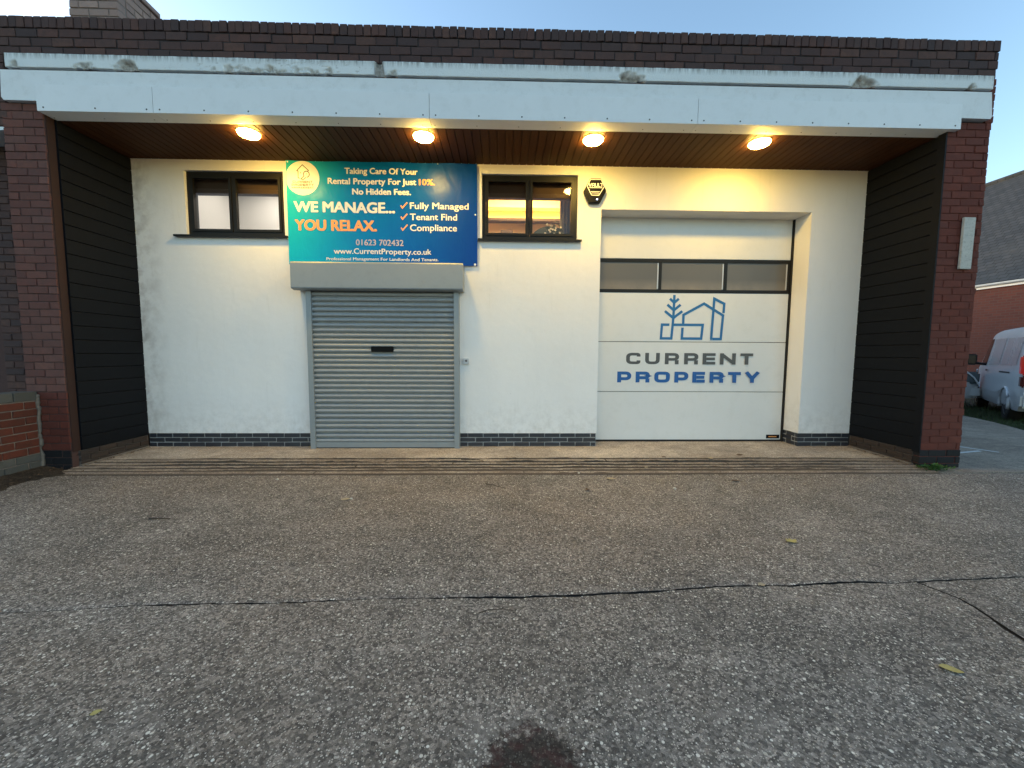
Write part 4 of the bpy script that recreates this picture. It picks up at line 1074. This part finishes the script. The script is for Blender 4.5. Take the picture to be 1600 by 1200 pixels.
# ------------------------------------------------------------------ neighbour building at the far right
nb = empty('neighbour_building', (21.5, 8, 0)); tag(nb, 'red brick building with grey slate roof and white gutter beyond the yard', 'building')
ni = Matrix.Translation(-Vector(nb.location))
def nbp(o): o.matrix_parent_inverse = ni; return o
nbp(MB().box(21.5, 30, -2, 24, -.1, 3.70).build('wall', M['far_brick'], nb))
# roof slope as its own object whose local axes lie in the slope
sl = math.hypot(4.6, 4.9)
rf = mesh('roof', [(0, -10.5, 0), (sl, -10.5, 0), (sl, 16.5, 0), (0, 16.5, 0), (0, -10.5, -.1), (sl, -10.5, -.1), (sl, 16.5, -.1), (0, 16.5, -.1)], [(0, 1, 2, 3), (7, 6, 5, 4), (0, 4, 5, 1), (1, 5, 6, 2), (2, 6, 7, 3), (3, 7, 4, 0)], M['slate'], nb)
rf.location = (-.20, 0, 3.78); rf.rotation_euler = (0, -math.atan2(4.9, 4.6), 0)
nbp(MB().tube([(25.9, -2.5, 8.66), (25.9, 24.5, 8.66)], .12, 8).build('ridge_tiles', M['slate'], nb))
nbp(MB().tube([(21.38, -2.3, 3.76), (21.38, 24.3, 3.76)], .07, 10).build('gutter', M['white_upvc'], nb, True))
nbp(MB().box(21.42, 21.49, -2.2, 24.2, 3.62, 3.72).build('fascia_board', M['white_upvc'], nb))

# ------------------------------------------------------------------ parked vans
def van(name, loc, heading, paint_mat, label, roof=2.06, length=4.9, mirrors=True):
    t = empty(name, loc, heading); tag(t, label, 'van', 'vans parked in the yard')
    Lh = length
    def ztop(x):
        return lerp_pts([(0, 1.92), (.08, roof-.02), (.5, roof), (2.9, roof), (3.25, roof-.06), (4.05, 1.22), (4.5, 1.08), (4.75, .92), (Lh, .70)], x)
    def wid(x):
        return lerp_pts([(0, .86), (.06, .91), (.25, .94), (1.5, .955), (3.2, .95), (4.2, .90), (4.65, .80), (4.82, .70), (Lh, .60)], x)
    xs_ = [0, .03, .08, .18, .35, .6, .9, 1.3, 1.8, 2.3, 2.8, 3.05, 3.25, 3.5, 3.75, 4.0, 4.15, 4.35, 4.55, 4.68, 4.78, 4.85, Lh]
    v = []; K = 0
    for x in xs_:
        zt = ztop(x); w = wid(x); zb = .26 if x > .1 else .36; prof = []
        belt = min(1.12, zt-.1)
        hs = [zb, zb+.08, .55, .66, .72, .9, 1.05]
        for z in hs:
            z = min(z, zt-.12); k = 1-.05*max(0, (.55-z)/.3)**2+(.008 if .6 < z < .68 else 0); prof.append((w*k, z))
        zz = max(zt-.10, 0); 
        for q in (.15, .4, .65, .85, 1.0):
            z = prof[6][1]+(zz-prof[6][1])*q
            prof.append((w*(1-.155*max(0, (z-1.08))/.95), z))
        wl_ = prof[-1][0]
        prof += [(wl_-.025, zt-.045), (wl_-.09, zt-.008), (wl_*.5, zt+.012), (0, zt+.018)]
        K = len(prof)
        v += [(x, y, z) for y, z in prof]+[(x, -y, z) for y, z in prof[:-1]]
    S = 2*K-1
    def idx(i, j): return i*S+j
    order = list(range(K))+[K+j for j in reversed(range(K-1))]
    f = []
    for i in range(len(xs_)-1):
        for a, b in zip(order, order[1:]): f.append((idx(i, a), idx(i+1, a), idx(i+1, b), idx(i, b)))
        f.append((idx(i, order[-1]), idx(i+1, order[-1]), idx(i+1, order[0]), idx(i, order[0])))
    f.append(tuple(idx(0, j) for j in order)); f.append(tuple(idx(len(xs_)-1, j) for j in reversed(order)))
    mbp = MB(); mbp.v = v; mbp.f = f; body = mbp.build('body', paint_mat, t, True)
    # cut the wheel arches
    for wx in (.92, 3.95):
        cut = MB().lathe([(.36, -1.2), (.36, 1.2)], (wx, 0, .34), 'y', 28).build('cut', None)
        md = body.modifiers.new('b', 'BOOLEAN'); md.operation = 'DIFFERENCE'; md.object = cut; md.solver = 'EXACT'
        dg = bpy.context.evaluated_depsgraph_get(); dg.update(); nm = bpy.data.meshes.new_from_object(body.evaluated_get(dg)); body.modifiers.clear(); body.data = nm; nm.name = 'body'
        bpy.data.objects.remove(cut)
    body.data.materials.clear(); body.data.materials.append(paint_mat)
    try: body.data.set_sharp_from_angle(angle=R(35))
    except Exception: pass
    box('underbody', .25, 4.6, -.60, .60, .2, .8, M['dark_trim'], t)
    def side_y(x, z): return wid(x)*(1-.155*max(0, (z-1.08))/.95)
    for wx in (.92, 3.95):
        for sg in (1, -1):
            wh = MB().lathe([(.20, .09*sg), (.315, .095*sg), (.33, .06*sg), (.33, -.08*sg), (.30, -.10*sg)], (wx, sg*.83, .30), 'y', 28).build('wheel', M['tyre'], t, True)
            MB().lathe([(.205, .085*sg), (.19, .10*sg), (.12, .075*sg), (.06, .095*sg), (.02, .10*sg)], (wx, sg*.83, .30), 'y', 24).build('rim', M['rim'], wh, True)
            pts = [(wx+.375*math.cos(a), sg*(side_y(wx, .6)+.004), .34+.375*math.sin(a)) for a in [R(i*12-12) for i in range(18)]]
            MB().tube(pts, .030, 7).build('arch_flare', paint_mat, t, True)
    for sg in (1, -1):
        def panel(pts, nm, mat, off=.006):
            # curved sheet following the side, pts: (x, z) outline as quad grid corners
            (xa, za), (xb, zb), (xc, zc), (xd, zd) = pts; n_ = 8; vv = []; ff = []
            for j in range(n_+1):
                for i in range(n_+1):
                    u, w = i/n_, j/n_
                    x = (xa*(1-u)+xb*u)*(1-w)+(xd*(1-u)+xc*u)*w; z = (za*(1-u)+zb*u)*(1-w)+(zd*(1-u)+zc*u)*w
                    vv.append((x, sg*(side_y(x, z)+off), z))
            for j in range(n_):
                for i in range(n_):
                    a = j*(n_+1)+i; ff.append((a, a+1, a+n_+2, a+n_+1))
            return mesh(nm, vv, ff, mat, t, True)
        panel([(3.02, 1.16), (3.90, 1.16), (3.30, 1.84), (3.02, 1.84)], 'side_window', M['windscreen'])
        panel([(1.75, 1.20), (2.90, 1.18), (2.90, 1.83), (1.80, 1.83)], 'side_panel', M['sky_sheen_panel'] if paint_mat is M['silver'] else paint_mat)
        panel([(.38, 1.22), (1.62, 1.20), (1.62, 1.82), (.44, 1.81)], 'side_panel', M['sky_sheen_panel'] if paint_mat is M['silver'] else paint_mat)
        panel([(.70, 1.03), (1.55, 1.03), (1.55, 1.065), (.70, 1.065)], 'slide_rail', M['dark_trim'], .008)
        panel([(1.36, .56), (3.50, .56), (3.50, .63), (1.36, .63)], 'rub_strip', paint_mat, .016)
        panel([(2.66, 1.03), (2.88, 1.03), (2.88, 1.07), (2.66, 1.07)], 'door_handle', M['dark_trim'], .022)
        if mirrors:
         mi = MB().box(3.62, 3.74, sg*1.02 if sg > 0 else sg*1.22, sg*1.22 if sg > 0 else sg*1.02, 1.16, 1.46).build('mirror', M['dark_trim'], t, bevel=.03)
         MB().tube([(3.72, sg*.88, 1.18), (3.70, sg*1.06, 1.22)], .035, 8).build('mirror_arm', M['dark_trim'], mi)
         MB().box(3.612, 3.618, min(sg*1.05, sg*1.19), max(sg*1.05, sg*1.19), 1.20, 1.42).build('mirror_glass', M['windscreen'], mi)
        tl = MB().box(-.015, .16, min(sg*.78, sg*.925), max(sg*.78, sg*.925), 1.02, 1.42).build('tail_light', M['tail_red'], t, bevel=.03)
        MB().box(-.014, .15, min(sg*.785, sg*.92), max(sg*.785, sg*.92), .76, 1.01).build('lower_lens', M['tail_dark'], tl, bevel=.03)
        hl = MB().box(4.42, 4.84, min(sg*.50, sg*.845), max(sg*.50, sg*.845), .66, .98).build('headlight', M['headlamp'], t, bevel=.05)
        MB().lathe([(.09, 0), (.07, .02), (.02, .0)], (4.845, sg*.66, .80), 'x', 18).build('bulb_bowl', M['chrome'], hl)
        MB().tube([(4.80, sg*.87, .64), (4.70, sg*.872, .82), (4.50, sg*.88, 1.02)], .018, 7).build('headlight_surround', paint_mat, hl)
    mesh('windscreen', [(3.34, -.74, 1.93), (3.34, .74, 1.93), (4.03, .84, 1.26), (4.03, -.84, 1.26)], [(0, 1, 2, 3)], M['windscreen'], t)
    MB().box(-.04, .12, -.90, .90, .34, .62).build('rear_bumper', paint_mat, t, bevel=.04)
    MB().box(4.62, 4.93, -.76, .76, .28, .60).build('front_bumper', paint_mat, t, bevel=.06)
    mesh('rear_window', [(-.006, -.68, 1.22), (-.006, .68, 1.22), (.018, .62, 1.82), (.018, -.62, 1.82)], [(0, 1, 2, 3)], M['windscreen'], t)
    MB().box(-.05, -.035, -.26, .26, .66, .78).build('number_plate', M['leaf_yellow'], t)
    return t
van('parked_van', (16.34, 1.49, -.05), R(47), M['silver'], 'silver van parked in the yard, seen from its rear left corner')
a = R(-25); h = Vector((math.cos(a), math.sin(a))); lft = Vector((-h.y, h.x)); rear = Vector((17.68, 4.50))-h*4.75+lft*.86
van('parked_van', (rear.x, rear.y, -.05), a, M['van_white'], 'white van mostly hidden behind the right pier, only its headlight showing', mirrors=False)
